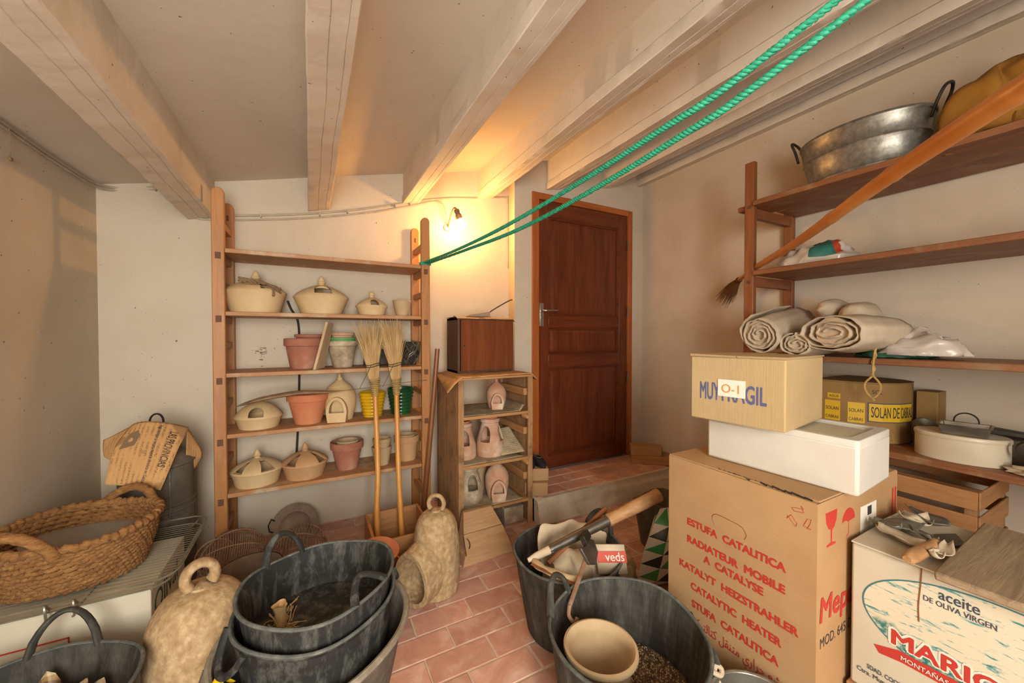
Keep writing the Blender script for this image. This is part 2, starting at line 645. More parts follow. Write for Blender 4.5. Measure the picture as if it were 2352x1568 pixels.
M['hose'] = flat('dark_hose', '#3a2f26', 0.6)
M['cloth_b'] = blotch('beige_sackcloth', [(0.3, '#b09d83'), (0.6, '#c3b198'), (0.8, '#cfc0a8')], 8, 0.9, bs=0.35, bscale=90, bd=0.002)
M['cloth_y'] = blotch('mustard_cloth', [(0.3, '#7d5212'), (0.7, '#9c6c1e')], 5, 0.9, bs=0.3)
M['canvas'] = blotch('cream_paper_bag', [(0.3, '#bda98a'), (0.7, '#d4c5aa')], 6, 0.85, bs=0.3, bscale=25)
M['plastic'] = blotch('white_plastic_bag', [(0.3, '#b9ab9b'), (0.7, '#d0c7bc')], 7, 0.28, bs=0.3, bscale=14, spec=0.5)
M['plastic_t'] = flat('teal_plastic_print', '#2f6a5f', 0.35)
M['plastic_r'] = flat('red_plastic_print', '#b8442a', 0.4)
M['bag_w'] = blotch('fertiliser_bag_white', [(0.3, '#cdc6b6'), (0.7, '#dcd6c8')], 6, 0.35, bs=0.2, bscale=14)
M['bag_g'] = flat('fertiliser_bag_green', '#3f9457', 0.35)
M['bag_k'] = flat('fertiliser_bag_black', '#35362f', 0.35)
M['sack'] = blotch('brown_sack', [(0.3, '#8d7350'), (0.7, '#b3976f')], 9, 0.95, bs=0.5)
M['soil'] = blotch('potting_soil', [(0.35, '#3a2a1a'), (0.55, '#5b4530'), (0.7, '#8a7250')], 60, 0.95, bs=0.9, bscale=90, bd=0.01)
M['shoe'] = flat('black_shoe_leather', '#232426', 0.4)
M['shoe_in'] = flat('shoe_lining', '#5f5232', 0.8)
M['cable'] = blotch('painted_cable', [(0.3, '#9d8f78'), (0.7, '#b5a78f')], 20, 0.6, bs=0.1)  # toned darker to take in the shadow along the cable
M['cable_d'] = flat('cable_shadowed', '#8c7f6b', 0.6)
M['porcelain'] = flat('lamp_socket', '#6d5634', 0.5)
M['chrome'] = flat('brushed_steel', '#b8b2a8', 0.3, 0.9)
M['yellow'] = flat('yellow_tape', '#e6bd0d', 0.4)
M['white_en'] = blotch('cream_enamel', [(0.3, '#bfb096'), (0.7, '#cfc3ab')], 5, 0.35, bs=0.05)
M['handle_w'] = wood('tool_handle_wood', '#8f6740', '#b98f62', 'X', 1.4, 0.5, 0.15)
M['steelgrey'] = blotch('worn_tool_steel', [(0.3, '#4a423a'), (0.7, '#776e63')], 10, 0.45, 0.7, bs=0.2)


def news_mat(name, paper, ink, line=260.0):
    """aged newsprint: rows of tiny print in columns"""
    m, nt, b = new_mat(name)
    setp(b, 0.85, 0, 0.15)
    tc = N(nt, 'ShaderNodeTexCoord')
    br = N(nt, 'ShaderNodeTexBrick')
    br.inputs['Scale'].default_value = line
    br.inputs['Brick Width'].default_value = 14.0
    br.inputs['Row Height'].default_value = 1.0
    br.inputs['Mortar Size'].default_value = 0.28
    br.inputs['Color1'].default_value = (1, 1, 1, 1)
    br.inputs['Color2'].default_value = (1, 1, 1, 1)
    br.inputs['Mortar'].default_value = (0, 0, 0, 1)
    nt.links.new(tc.outputs['UV'], br.inputs['Vector'])
    w = noise_n(nt, coords(nt, (1, 1, 1), 'UV'), 300, 2, 0.6)
    blk = noise_n(nt, coords(nt, (1, 1, 1), 'UV'), 16, 2, 0.5)
    msk = mix(nt, 1.0, ramp(nt, w, [(0.45, (0, 0, 0, 1)), (0.55, (0.8, 0.8, 0.8, 1))]), br.outputs['Color'], 'MULTIPLY')
    msk = mix(nt, 1.0, msk, ramp(nt, blk, [(0.42, (0.1, 0.1, 0.1, 1)), (0.52, (1, 1, 1, 1))]), 'MULTIPLY')
    pic = ramp(nt, noise_n(nt, coords(nt, (1, 1, 1), 'UV'), 9, 1, 0.3), [(0.60, (0, 0, 0, 1)), (0.63, (0.55, 0.55, 0.55, 1))])
    msk = mix(nt, 1.0, msk, pic, 'LIGHTEN')
    pc = ramp(nt, noise_n(nt, coords(nt), 5, 4), [(0.3, lin(paper)), (0.75, mixhex(paper, '#8a6a42', 0.25))])
    nt.links.new(mix(nt, msk, pc, lin(ink)), b.inputs['Base Color'])
    return m


M['news'] = news_mat('yellowed_newspaper', '#c79a66', '#6e5335', 70)
M['news_g'] = news_mat('dusty_newspaper', '#b5a586', '#5c5348', 60)


def set_uv(o, fn):
    me = o.data
    uv = me.uv_layers.new(name='uv') if not me.uv_layers else me.uv_layers[0]
    for lp in me.loops:
        uv.data[lp.index].uv = fn(me.vertices[lp.vertex_index].co)


# ------------------------------------------------------------------ the room
CEIL = [(-1.08, 1.932), (-0.953, 1.962), (-0.476, 2.072), (0.0, 2.180), (0.54, 2.306), (0.843, 2.375), (1.2, 2.452), (1.66, 2.540), (2.2, 2.645), (2.64, 2.735), (2.78, 2.765)]


def ceil_z(x):
    for (a, za), (b, zb) in zip(CEIL[:-1], CEIL[1:]):
        if x <= b:
            return za + (zb - za) * (x - a) / (b - a)
    return CEIL[-1][1]


YR, YB, XL, XR = -1.62, 2.84, -0.953, 2.639


def wavy_wall(mb, p0, p1, z0, z1, nu, nv, amp, seed):
    """inner face of a wall with the slight unevenness of hand-laid plaster"""
    p0, p1 = Vector(p0), Vector(p1)
    d = (p1 - p0)
    n = Vector((-d.y, d.x, 0)).normalized()

    def fn(u, v):
        e = min(1, 6 * u, 6 * (1 - u))
        p = p0 + d * u
        p = Vector((p.x, p.y, z0 + (z1 - z0) * v))
        return p + n * (amp * e * nz(p, 1.7, seed))
    mb.grid(fn, nu, nv)


w = MB()
w.box(XL - 0.14, XL - 0.012, YR, YB, -0.1, 2.2)
wavy_wall(w, (XL, YR, 0), (XL, 2.70, 0), -0.02, 2.05, 30, 20, 0.008, 3.1)
struct('wall_left', w, M['wall'], smooth=60)

w = MB()
w.prism([(-1.09, 2.712), (1.400, 2.682), (1.345, 2.472), (1.48, 2.472), (1.48, 2.62), (1.62, 2.62), (1.62, YB), (-1.09, YB)], 2.9, Matrix.Translation((0, 0, -0.05)))
wavy_wall(w, (XL - 0.005, 2.70, 0), (1.393, 2.67, 0), -0.02, 2.8, 30, 24, 0.005, 8.4)
wavy_wall(w, (1.393, 2.672, 0), (1.333, 2.46, 0), -0.02, 2.9, 3, 14, 0.002, 1.4)
wavy_wall(w, (1.333, 2.46, 0), (1.481, 2.46, 0), -0.02, 2.9, 3, 14, 0.002, 2.4)
wb = struct('wall_back', w, M['wall'], smooth=60)
m = MB()
rnd = random.Random(12)
for k in range(34):
    x, z = rnd.gauss(-0.245, 0.022), rnd.gauss(1.10, 0.032)
    s = rnd.uniform(0.0006, 0.003) if k % 9 else 0.006
    m.box(x - s * 1.4, x + s * 1.4, 2.676, 2.6905, z - s * 0.5, z + s * 0.5, M=None)
o = part('plaster_specks', m, flat('brown_specks', '#8a6f55', 0.9), wb)
o['kind'] = 'stuff'

w = MB()
w.box(2.506, 2.76, 2.46, 2.62, -0.05, 2.9)
w.box(1.48, 2.506, 2.46, 2.62, 2.284, 2.9)
w.box(1.48, 2.506, 2.60, 2.62, -0.05, 2.284)
struct('wall_door', w, M['wall_r'])

w = MB()
w.box(XR + 0.012, XR + 0.14, YR, 2.62, -0.1, 2.95)
wavy_wall(w, (XR, 2.465, 0), (XR, YR, 0), -0.02, 2.8, 30, 24, 0.007, 5.7)
struct('wall_right', w, M['wall_r'], smooth=60)

w = MB()
w.box(XL - 0.14, -0.76, YR - 0.12, YR + 0.06, -0.1, 2.95)
w.box(0.32, XR + 0.14, YR - 0.12, YR + 0.06, -0.1, 2.95)
w.box(-0.76, 0.32, YR - 0.12, YR + 0.06, 2.05, 2.95)
struct('wall_rear', w, M['wall'])

c = MB()
pts = [(x, z) for x, z in CEIL]
for (a, za), (b, zb) in zip(pts[:-1], pts[1:]):
    def fn(u, v, a=a, b=b, za=za, zb=zb):
        x, y = a + (b - a) * u, YR - 0.1 + (YB - YR + 0.1) * v
        return (x, y, za + (zb - za) * u + 0.010 * nz((x, y, 0), 1.6, 4.0))
    c.grid(fn, 4, 60)
top = [(x, z + 0.12) for x, z in pts]
for (a, za), (b, zb) in zip(top[:-1], top[1:]):
    c.add([(a, YR - 0.1, za), (b, YR - 0.1, zb), (b, YB, zb), (a, YB, za)], [(0, 1, 2, 3)])
ceiling = struct('ceiling', c, M['ceil'], smooth=60)
ceiling['kind'] = 'structure'

for k, (bx, bd, yend) in enumerate([(-0.526, 0.208, 2.74), (0.061, 0.208, 2.74), (0.634, 0.205, 2.74), (1.195, 0.205, 2.74), (1.668, 0.215, 2.52), (2.207, 0.210, 2.52), (2.615, 0.205, 2.52)]):
    m = MB()
    wd = 0.115
    sl = (ceil_z(bx + 0.1) - ceil_z(bx - 0.1)) / 0.2
    cs = [(-wd / 2, 0.03), (-wd / 2, -bd + 0.06), (-wd / 2 - 0.007, -bd + 0.052), (-wd / 2 - 0.007, -bd + 0.004), (-wd / 2 - 0.003, -bd), (-0.012, -bd), (-0.010, -bd + 0.003), (-0.008, -bd),
          (wd / 2 - 0.026, -bd), (wd / 2 - 0.024, -bd + 0.003), (wd / 2 - 0.022, -bd), (wd / 2 - 0.004, -bd), (wd / 2, -bd + 0.005), (wd / 2, 0.03)]
    L = 150

    def fn(u, v):
        i = min(int(round(u * len(cs))), len(cs)) % len(cs)
        x, z = cs[i]
        y = YR + (yend - YR) * v
        q = nz((x * 3 + k, y, z * 3), 3.0, k * 3.3)
        q2 = nz((x * 9, y * 3, z * 9), 6.0, k * 1.7)
        x += 0.004 * q + 0.002 * q2
        z += 0.003 * q2
        return (bx + x, y, ceil_z(bx) + z + sl * x)
    m.grid(fn, len(cs), L, cu=True)
    b = part('beam', m, M['beam'], ceiling, smooth=35)

f = MB()
f.box(XL - 0.13, XR + 0.13, YR - 0.12, YB, -0.12, -0.0028)
floor = struct('floor', f, M['grout'])


def tile_mesh(lx, ly, seed):
    rnd = random.Random(seed)
    m = MB()
    a, b, e = lx / 2 - 0.0028, ly / 2 - 0.0028, 0.003
    j = lambda: rnd.uniform(-0.0012, 0.0012)
    bot = [(-a, -b, -0.012), (a, -b, -0.012), (a, b, -0.012), (-a, b, -0.012)]
    mid = [(x + j(), y + j(), -0.003) for x, y, z in bot]
    topv = [(x - math.copysign(e, x), y - math.copysign(e, y), 0.0) for x, y, z in mid]
    m.add(bot + mid + topv, [(0, 1, 5, 4), (1, 2, 6, 5), (2, 3, 7, 6), (3, 0, 4, 7), (4, 5, 9, 8), (5, 6, 10, 9), (6, 7, 11, 10), (7, 4, 8, 11), (8, 9, 10, 11)])
    return m.mesh('tile', M['tile'], 30)


TL, TW = 0.245, 0.119
tile_meshes = [tile_mesh(TL, TW, s) for s in range(5)]
Fd = Vector((math.sin(math.atan(464 / 870)), math.cos(math.atan(464 / 870)), 0))
rest = MB()
n_tiles = 0
for r in range(-22, 11):
    y = 1.49 + TW / 2 + r * TW
    off = 0.366 if r % 2 == 0 else 0.366 + TL / 2
    for q in range(-8, 12):
        x = off + TL / 2 + q * TL
        if x < XL - TL * 0.4 or x > XR + TL * 0.4 or y < -1.2 or y > 2.75:
            continue
        d = x * Fd.x + y * Fd.y
        s = x * Fd.y - y * Fd.x
        seen = d > 1.16 and abs(s) < d * 1.42 and not (y > 2.05 and x > 1.45)
        if seen and n_tiles < 300:
            o = link('tile', tile_meshes[(r * 7 + q * 3) % 5], floor, (x, y, random.uniform(-0.0008, 0.0006)))
            o.rotation_euler = (random.uniform(-.004, .004), random.uniform(-.004, .004), random.uniform(-.006, .006))
            n_tiles += 1
        else:
            rest.box(x - TL / 2 + .003, x + TL / 2 - .003, y - TW / 2 + .003, y + TW / 2 - .003, -0.012, 0)
o = part('tile_field', rest, M['tile'], floor)
o['kind'] = 'stuff'

# step in front of the door
st = MB()
nx = 40
ST_Z = 0.150


def stepfn(u, v):
    x = 1.27 + (XR - 1.27) * u
    if v < 0.75:
        t = v / 0.75
        y = 1.995 + 0.055 * t + 0.012 * nz((x, t, 0), 5, 2) + (0.012 * max(0, nz((x, 0, 1), 7, 5)) if t > 0.8 else 0)
        z = -0.01 + (ST_Z - 0.004 + 0.01) * t
    else:
        t = (v - 0.75) / 0.25
        y = 2.05 + (2.46 - 2.05) * t
        z = ST_Z - 0.004
    return (x, y, z)


st.grid(stepfn, nx, 16)
st.box(1.27, XR, 2.08, 2.46, -0.01, ST_Z - 0.008)
st.add([(1.27, 1.995, -0.01), (1.27, 2.46, -0.01), (1.27, 2.46, ST_Z - 0.004), (1.27, 2.05, ST_Z - 0.004)], [(0, 1, 2, 3)])
step = struct('floor_step', st, M['riser'], smooth=50)
for r in range(3):
    y = 2.115 + 0.128 * r + 0.02
    for q in range(7):
        x = 1.27 + TL / 2 + q * TL - (TL / 2 if r % 2 else 0) + 0.02
        if x < 1.33 or x > 2.62:
            continue
        link('tile', tile_meshes[(r + q) % 5], step, (x, y, ST_Z + 0.002))

# ------------------------------------------------------------------ door
door = link('door_1', None, None, (0, 0, 0))
door['kind'] = 'structure'
door['label'] = 'varnished brown panelled wooden door at top of the step'
zb, zt = ST_Z + 0.004, 2.284
m = MB()
m.box(1.481, 1.540, 2.448, 2.53, zb, zt)
part('door_jamb', m, M['jamb'], door, bevel=0.003)
m = MB()
m.box(2.455, 2.505, 2.448, 2.53, zb, zt)
part('door_jamb', m, M['jamb'], door, bevel=0.003)
m = MB()
m.box(1.540, 2.455, 2.448, 2.53, 2.236, zt)
part('door_head', m, M['jamb_h'], door, bevel=0.003)
yl0, yl1 = 2.463, 2.500
for x0, x1 in ((1.542, 1.634), (2.366, 2.453)):
    m = MB()
    m.box(x0, x1, yl0, yl1, zb + 0.004, 2.234)
    part('stile', m, M['door'], door, bevel=0.003)
for z0, z1 in ((zb + 0.004, 0.250), (0.952, 1.050), (1.268, 1.350), (2.125, 2.234)):
    m = MB()
    m.box(1.634, 2.366, yl0, yl1, z0, z1)
    part('rail', m, M['door_h'], door, bevel=0.003)
for z0, z1 in ((0.250, 0.952), (1.050, 1.268), (1.350, 2.125)):
    m = MB()
    x0, x1, e = 1.634, 2.366, 0.05
    o4 = [(x0, z0), (x1, z0), (x1, z1), (x0, z1)]
    i4 = [(x0 + e, z0 + e), (x1 - e, z0 + e), (x1 - e, z1 - e), (x0 + e, z1 - e)]
    vs = [(x, yl0 + 0.020, z) for x, z in o4] + [(x, yl0 + 0.008, z) for x, z in i4]
    m.add(vs, [(0, 1, 5, 4), (1, 2, 6, 5), (2, 3, 7, 6), (3, 0, 4, 7), (4, 5, 6, 7)])
    pn = part('panel', m, M['door'], door, smooth=0)
    m = MB()
    for g, h in ((0.0, 0.010), (0.012, 0.004)):
        for (ax, az), (bx_, bz) in zip(o4, o4[1:] + o4[:1]):
            cx, cz = (x0 + x1) / 2, (z0 + z1) / 2
            A = Vector((ax + math.copysign(g + .004, cx - ax), yl0 + 0.006 + g * 0.4, az + math.copysign(g + .004, cz - az)))
            B = Vector((bx_ + math.copysign(g + .004, cx - bx_), yl0 + 0.006 + g * 0.4, bz + math.copysign(g + .004, cz - bz)))
            m.tube([A, B], 0.007, 6)
    part('panel_moulding', m, M['door_h'], pn)
m = MB()
m.box(1.552, 1.588, yl0 - 0.007, yl0 + 0.002, 1.268, 1.448)
hp = part('handle_plate', m, M['chrome'], door, bevel=0.003, label='brushed steel door handle plate')
m = MB()
m.tube([(1.570, yl0, 1.388), (1.570, yl0 - 0.045, 1.388), (1.576, yl0 - 0.052, 1.388), (1.60, yl0 - 0.053, 1.389), (1.69, yl0 - 0.050, 1.392)], [0.011, 0.010, 0.009, 0.008, 0.006], 10)
part('lever', m, M['chrome'], hp)
m = MB()
m.tube([(1.570, yl0 - 0.006, 1.335), (1.570, yl0 - 0.012, 1.335)], 0.008, 10)
part('lock_cylinder', m, M['tin'], hp)
for z in (0.37, 0.84, 1.41, 1.98):
    m = MB()
    m.tube([(2.455, 2.452, z - 0.045), (2.455, 2.452, z + 0.045)], 0.007, 8)
    part('hinge', m, M['tin'], door)

# ------------------------------------------------------------------ pine ladder shelf against the back wall
LX0, LX1, LYF, LYB, LZ = -0.405, 0.650, 2.395, 2.665, 1.945
SH = [1.641, 1.322, 1.007, 0.695, 0.390]      # shelf top heights
unit = thing('ladder_shelf', 'tall pine ladder-sided shelf unit against the back wall holding clay pots', 'shelf', (0, 0, 0))


def upright(x, y, w, d, z0, z1):
    m = MB()
    n = 8
    prof = [(-w / 2, z0)] + [(w / 2, z0)] + [(w / 2 * math.cos(a), z1 - w / 2 + w / 2 * math.sin(a)) for a in arc(n, 0, PI)]
    vs = [(x + px, y - d / 2, pz) for px, pz in prof] + [(x + px, y + d / 2, pz) for px, pz in prof]
    k = len(prof)
    m.add(vs, [tuple(range(k)), tuple(range(2 * k - 1, k - 1, -1))] + [((i + 1) % k, i, k + i, k + (i + 1) % k) for i in range(k)])
    return m


for x in (LX0, LX1):
    for y in (LYF, LYB):
        up = part('upright', upright(x, y, 0.054, 0.034, 0.0, LZ), M['pine_z'], unit, bevel=0.004)
        m = MB()
        if y == LYF:
            for z in SH:
                part('tenon', MB().box(x - 0.012, x + 0.012, y - 0.0195, y - 0.01, z - 0.055, z - 0.022), M['tenon'], up)
        else:
            m.box(x - 0.005, x + 0.005, y - 0.019, y - 0.01, LZ - 0.10, LZ - 0.07)
            part('screw_slot', m, M['tenon'], up)
rz = []
for a, b in zip(SH[:-1], SH[1:]):
    rz += [a - 0.040, (a + b) / 2 - 0.02]
rz += [SH[-1] - 0.040, 0.18, SH[0] + 0.13]
for x in (LX0, LX1):
    for z in rz:
        m = MB()
        m.box(x - 0.016, x + 0.016, LYF + 0.015, LYB - 0.015, z - 0.016, z + 0.018)
        part('rung', m, M['pine_y'], unit, bevel=0.003)
for i, z in enumerate(SH):
    m = MB()
    m.box(LX0 - 0.02 + 0.048, LX1 - 0.03, LYF - 0.022, LYB + 0.01, z - 0.022, z)
    m.box(LX0 - 0.02, LX1 + 0.02, LYF + 0.020, LYB - 0.020, z - 0.0215, z - 0.0005)
    part('shelf_board', m, M['pine_x'], unit, bevel=0.003)


# ------------------------------------------------------------------ pottery
def wedge_cut(a, halfw, r0, r1, z0, z1, top=0.25, arch=False, n=9):
    """solid pointing outward at angle a; window outline narrows towards the top"""
    pts = []
    if arch:
        pts = [(-halfw, z0), (halfw, z0)] + [(halfw * math.cos(t), z0 + (z1 - z0) * (0.35 + 0.65 * math.sin(t))) for t in arc(n, 0, PI)]
    else:
        pts = [(-halfw, z0), (halfw, z0), (halfw * top, z1), (-halfw * top, z1)]
    k = len(pts)
    m = MB()
    ca, sa = math.cos(a), math.sin(a)
    P = lambda r, t, z: (r * ca - t * sa, r * sa + t * ca, z)
    vs = [P(r0, t, z) for t, z in pts] + [P(r1, t, z) for t, z in pts]
    m.add(vs, [tuple(range(k)), tuple(range(2 * k - 1, k - 1, -1))] + [((i + 1) % k, i, k + i, k + (i + 1) % k) for i in range(k)])
    return m


def finial(z, r):
    """stepped cone knob"""
    return [(r * 0.85, z), (r * 0.75, z + r * 0.4), (r * 1.15, z + r * 0.75), (r * 1.2, z + r * 0.95), (r * 0.95, z + r * 1.3), (r * 0.95, z + r * 1.5),
            (r * 0.7, z + r * 2.0), (r * 0.65, z + r * 2.2), (r * 0.35, z + r * 2.7), (0, z + r * 2.9)]


def burner(name, label, loc, r, h, shoulder, cuts, mat, knob='cone', base=0.72, ang0=0.0, group='lidded clay burners', wall=0.010, kz=0.72):
    """clay pot with flared bowl, closed conical top, windows cut through it and a knob"""
    t = thing(name, label, 'burner', loc, 0, group)
    zs = h * shoulder
    zk = h * kz
    rk = r * 0.13
    prof = [(0, 0), (r * base, 0), (r * base + 0.002, 0.006), (r * 0.93, zs * 0.8), (r, zs), (r * 0.985, zs + 0.005), (r * 0.87, zs + (zk - zs) * 0.30), (r * 0.66, zs + (zk - zs) * 0.60), (r * 0.40, zs + (zk - zs) * 0.84), (r * 0.2, zs + (zk - zs) * 0.96), (rk * 1.0, zk)]
    if knob == 'cone':
        prof += finial(zk, rk)[1:]
    elif knob == 'ball':
        prof += [(rk * 0.9, zk + 0.006)] + [(rk * 1.35 * math.cos(a), zk + 0.006 + rk * 1.2 + rk * 1.35 * math.sin(a)) for a in arc(7, -0.9, PI / 2)]
        prof[-1] = (0, prof[-1][1])
    else:
        prof += [(rk * 0.9, zk + 0.004), (0, zk + 0.004)]
    inner = [(rk * 0.2, zk - wall * 1.3), (r * 0.38, zs + (zk - zs) * 0.84 - wall * 1.3), (r * 0.63, zs + (zk - zs) * 0.60 - wall * 1.3), (r * 0.83, zs + (zk - zs) * 0.30 - wall * 1.3), (r - wall * 1.1, zs), (r * 0.93 - wall, zs * 0.8), (r * base - wall, 0.012), (0, 0.012)]
    o = part('pot_body', MB().lathe(prof, 56), mat, t)
    cav = MB().lathe([(0, 0.012)] + inner[::-1][1:] + [(0, zk - wall * 1.3)], 56)
    boolean(o, [cav] + [wedge_cut(a + ang0, hw * r, r * 0.18, r * 1.3, z0 * h, z1 * h, tp, ar) for a, hw, z0, z1, tp, ar in cuts])
    return t


FRONT = -PI / 2
z2, z3, z4, z5 = SH[1], SH[2], SH[3], SH[4]
b1 = burner('clay_burner', 'large pale clay burner with twig lying on its lid, top pot row', (-0.262, 2.515, z2), 0.150, 0.240, 0.47,
            [(FRONT + 0.62, 0.32, 0.53, 0.74, 0.45, False), (FRONT + PI + .5, 0.28, 0.56, 0.72, 0.4, False)], M['clay'], base=0.76, kz=0.75)
burner('clay_burner', 'large pale clay burner with arched window, second from pine upright on top row', (0.062, 2.500, z2), 0.148, 0.245, 0.40,
       [(FRONT + 0.05, 0.30, 0.47, 0.68, 0, True), (FRONT + PI - 0.5, 0.30, 0.47, 0.67, 0, True)], M['clay'], base=0.72, kz=0.70)
burner('clay_burner', 'small pale clay burner with round knob on the top pot row', (0.338, 2.475, z2), 0.094, 0.150, 0.36,
       [(FRONT + 0.1, 0.27, 0.40, 0.64, 0, True), (FRONT + PI - 0.2, 0.27, 0.40, 0.62, 0, True)], M['clay'], knob='ball', base=0.78, kz=0.74)
burner('clay_burner', 'pale clay burner with single arched opening on middle shelf', (-0.252, 2.510, z4), 0.116, 0.165, 0.36,
       [(FRONT - 0.05, 0.30, 0.42, 0.70, 0, True), (FRONT + 2.4, 0.3, 0.45, 0.7, 0, True)], M['clay'], knob='none', base=0.80, kz=0.86)
burner('clay_burner', 'pale clay burner with triangular windows at left end of lowest shelf', (-0.262, 2.500, z5), 0.126, 0.190, 0.40,
       [(FRONT + 0.55, 0.30, 0.44, 0.68, 0.3, False), (FRONT - 0.80, 0.28, 0.44, 0.68, 0.3, False), (FRONT + PI, 0.3, 0.45, 0.68, 0.3, False)], M['clay'], base=0.80, kz=0.72)
burner('clay_burner', 'tan clay burner with triangular windows, second on lowest shelf', (-0.030, 2.495, z5), 0.122, 0.200, 0.40,
       [(FRONT + 0.95, 0.30, 0.43, 0.68, 0.3, False), (FRONT - 0.72, 0.30, 0.43, 0.68, 0.3, False), (FRONT + PI, 0.3, 0.45, 0.68, 0.3, False)], M['clay_w'], base=0.78, kz=0.72)

# dried twig on the first burner
m = MB()
rnd = random.Random(3)
for k in range(9):
    x = -0.285
    pts = [(x - 0.005, 2.44, 0)]
    pts = []
    for i in range(9):
        s = i / 8
        pts.append((-0.325 + s * 0.185 + rnd.uniform(-.006, .006), 2.408 + rnd.uniform(-.008, .008) - 0.004 * math.sin(s * 3), z2 + 0.166 - 0.050 * s * s + 0.012 * math.sin(s * 6 + k) + rnd.uniform(-.005, .005)))
    m.tube(catmull(pts, 3), [0.0035 + 0.002 * math.sin(i * 0.8 + k) for i in range(25)], 5)
m.tube(catmull([(-0.175, 2.400, z2 + 0.125), (-0.170, 2.390, z2 + 0.105), (-0.172, 2.385, z2 + 0.088)], 4), 0.006, 6)
solo('dried_twig', m, M['dryleaf'], 'dry brown vine twig lying across the lid of a clay burner', 'twig')


def flowerpot(name, label, loc, r, h, rim=0.028, base=0.68, mat='terra', lip=0.010, inside=None, group='flower pots on the ladder shelf', ridges=0, band=None, wall=0.008, tilt=None, empty=True):
    t = thing(name, label, 'flowerpot', loc, 0, group)
    if rim:
        prof = [(0, 0), (r * base, 0), (r * base + 0.003, 0.008), (r - lip, h - rim), (r, h - rim + 0.003), (r + 0.001, h - 0.004), (r - 0.003, h), (r - wall, h - 0.002), (r - wall - lip * 0.6, h - rim), (r * base - wall * 0.6, 0.014), (0, 0.014)]
    else:
        prof = [(0, 0), (r * base, 0)]
        if ridges:
            for i in range(ridges):
                s0, s1 = i / ridges, (i + 1) / ridges
                for q in (0.15, 0.5, 0.85):
                    s = s0 + (s1 - s0) * q
                    prof.append((r * (base + (0.99 - base) * s) + (0.004 if q == 0.5 else -0.001), h * (0.04 + 0.94 * s)))
        prof += [(r, h - 0.004), (r - 0.003, h), (r - wall, h - 0.003), (r * base - wall * 0.6, 0.014), (0, 0.014)]
    m = MB().lathe(prof, 48)
    part('pot_wall', m, M[mat], t)
    if tilt:
        t.rotation_euler = tilt
    return t


flowerpot('clay_cup', 'small plain beige clay cup at the end of top pot row', (0.520, 2.470, z2), 0.058, 0.100, rim=0, base=0.62, mat='beige')
p = flowerpot('flowerpot', 'wide dusty terracotta pot behind the tilted slate on upper shelf', (-0.030, 2.550, z3), 0.105, 0.175, 0.045, 0.68, 'terra_d')
flowerpot('nested_flowerpot', 'small terracotta pot nested inside the wide dusty pot', (-0.005, 2.550, z3 + 0.075), 0.076, 0.125, 0.020, 0.66, 'terra_d')
# leaning slate
m = MB()
m.hexa([(0.012, 2.376, z3 + 0.001), (0.026, 2.374, z3 + 0.001), (0.076, 2.490, z3 + 0.001), (0.062, 2.492, z3 + 0.001)], [(0.078, 2.410, z3 + 0.270), (0.092, 2.408, z3 + 0.270), (0.124, 2.480, z3 + 0.262), (0.110, 2.482, z3 + 0.262)])
solo('slate_tile', m, M['beige'], 'flat tan tile leaning upright between two pots on upper shelf', 'tile', bevel=0.002)
p = flowerpot('flowerpot', 'whitened mossy pot with green rim next to the leaning tile', (0.176, 2.540, z3), 0.088, 0.160, 0.032, 0.62, 'greyclay')
flowerpot('nested_flowerpot', 'green plastic pot nested in the whitened pot', (0.176, 2.540, z3 + 0.062), 0.079, 0.118, 0.014, 0.72, 'green_pl', lip=0.004)
flowerpot('nested_flowerpot', 'terracotta pot uppermost of the nested stack on upper shelf', (0.176, 2.540, z3 + 0.080), 0.070, 0.130, 0.018, 0.7, 'terra_l')
t = thing('wire_mesh_pot', 'dark pot wrapped in tangled wire mesh beside the brooms', 'flowerpot', (0.585, 2.545, z3), 0, 'flower pots on the ladder shelf')
part('pot_wall', MB().lathe([(0, 0), (0.040, 0), (0.062, 0.08), (0.056, 0.15), (0.052, 0.15), (0.05, 0.02), (0, 0.02)], 28), M['dark_fill'], t)
m = MB()
rnd = random.Random(11)
for k in range(26):
    a0 = rnd.uniform(0, 6.28)
    pts = []
    for i in range(8):
        s = i / 7
        zz = 0.005 + 0.155 * s
        rr = 0.044 + 0.023 * math.sin(min(1, zz / 0.1) * PI / 2) - 0.06 * max(0, zz - 0.12)
        a = a0 + (2.2 if k % 2 else -2.2) * s + 0.15 * math.sin(i * 2.1 + k)
        pts.append((rr * math.cos(a), rr * math.sin(a), zz))
    m.tube(pts, 0.0016, 4)
part('wire_mesh', m, M['wire'], t)
t = thing('black_box', 'small dark tin box hidden behind the broom heads', 'box', (0.385, 2.60, z3), 0)
part('box_body', MB().box(-0.08, 0.07, -0.035, 0.035, 0, 0.10), M['iron'], t, bevel=0.004)

flowerpot('flowerpot', 'bright terracotta pot with rolled rim in the middle of the shelf', (-0.012, 2.495, z4), 0.110, 0.172, 0.042, 0.62, 'terra')
# palm spathe lying over the pots
m = MB()
pts = catmull([(-0.335, 2.375, z4 + 0.140), (-0.22, 2.372, z4 + 0.172), (-0.05, 2.372, z4 + 0.192), (0.10, 2.372, z4 + 0.186), (0.3, 2.372, z4 + 0.196), (0.50, 2.373, z4 + 0.213), (0.655, 2.372, z4 + 0.222)], 8)
n = len(pts)


def spw(s):
    return 0.005 + 0.031 * max(0, math.sin(PI * min(1, s / 0.55))) ** 0.7


m.tube(pts, [spw(i / (n - 1)) for i in range(n)], 10, flat=0.35)
solo('palm_spathe', m, M['dryleaf'], 'long dry palm leaf stalk laid across the middle shelf pots', 'leaf')


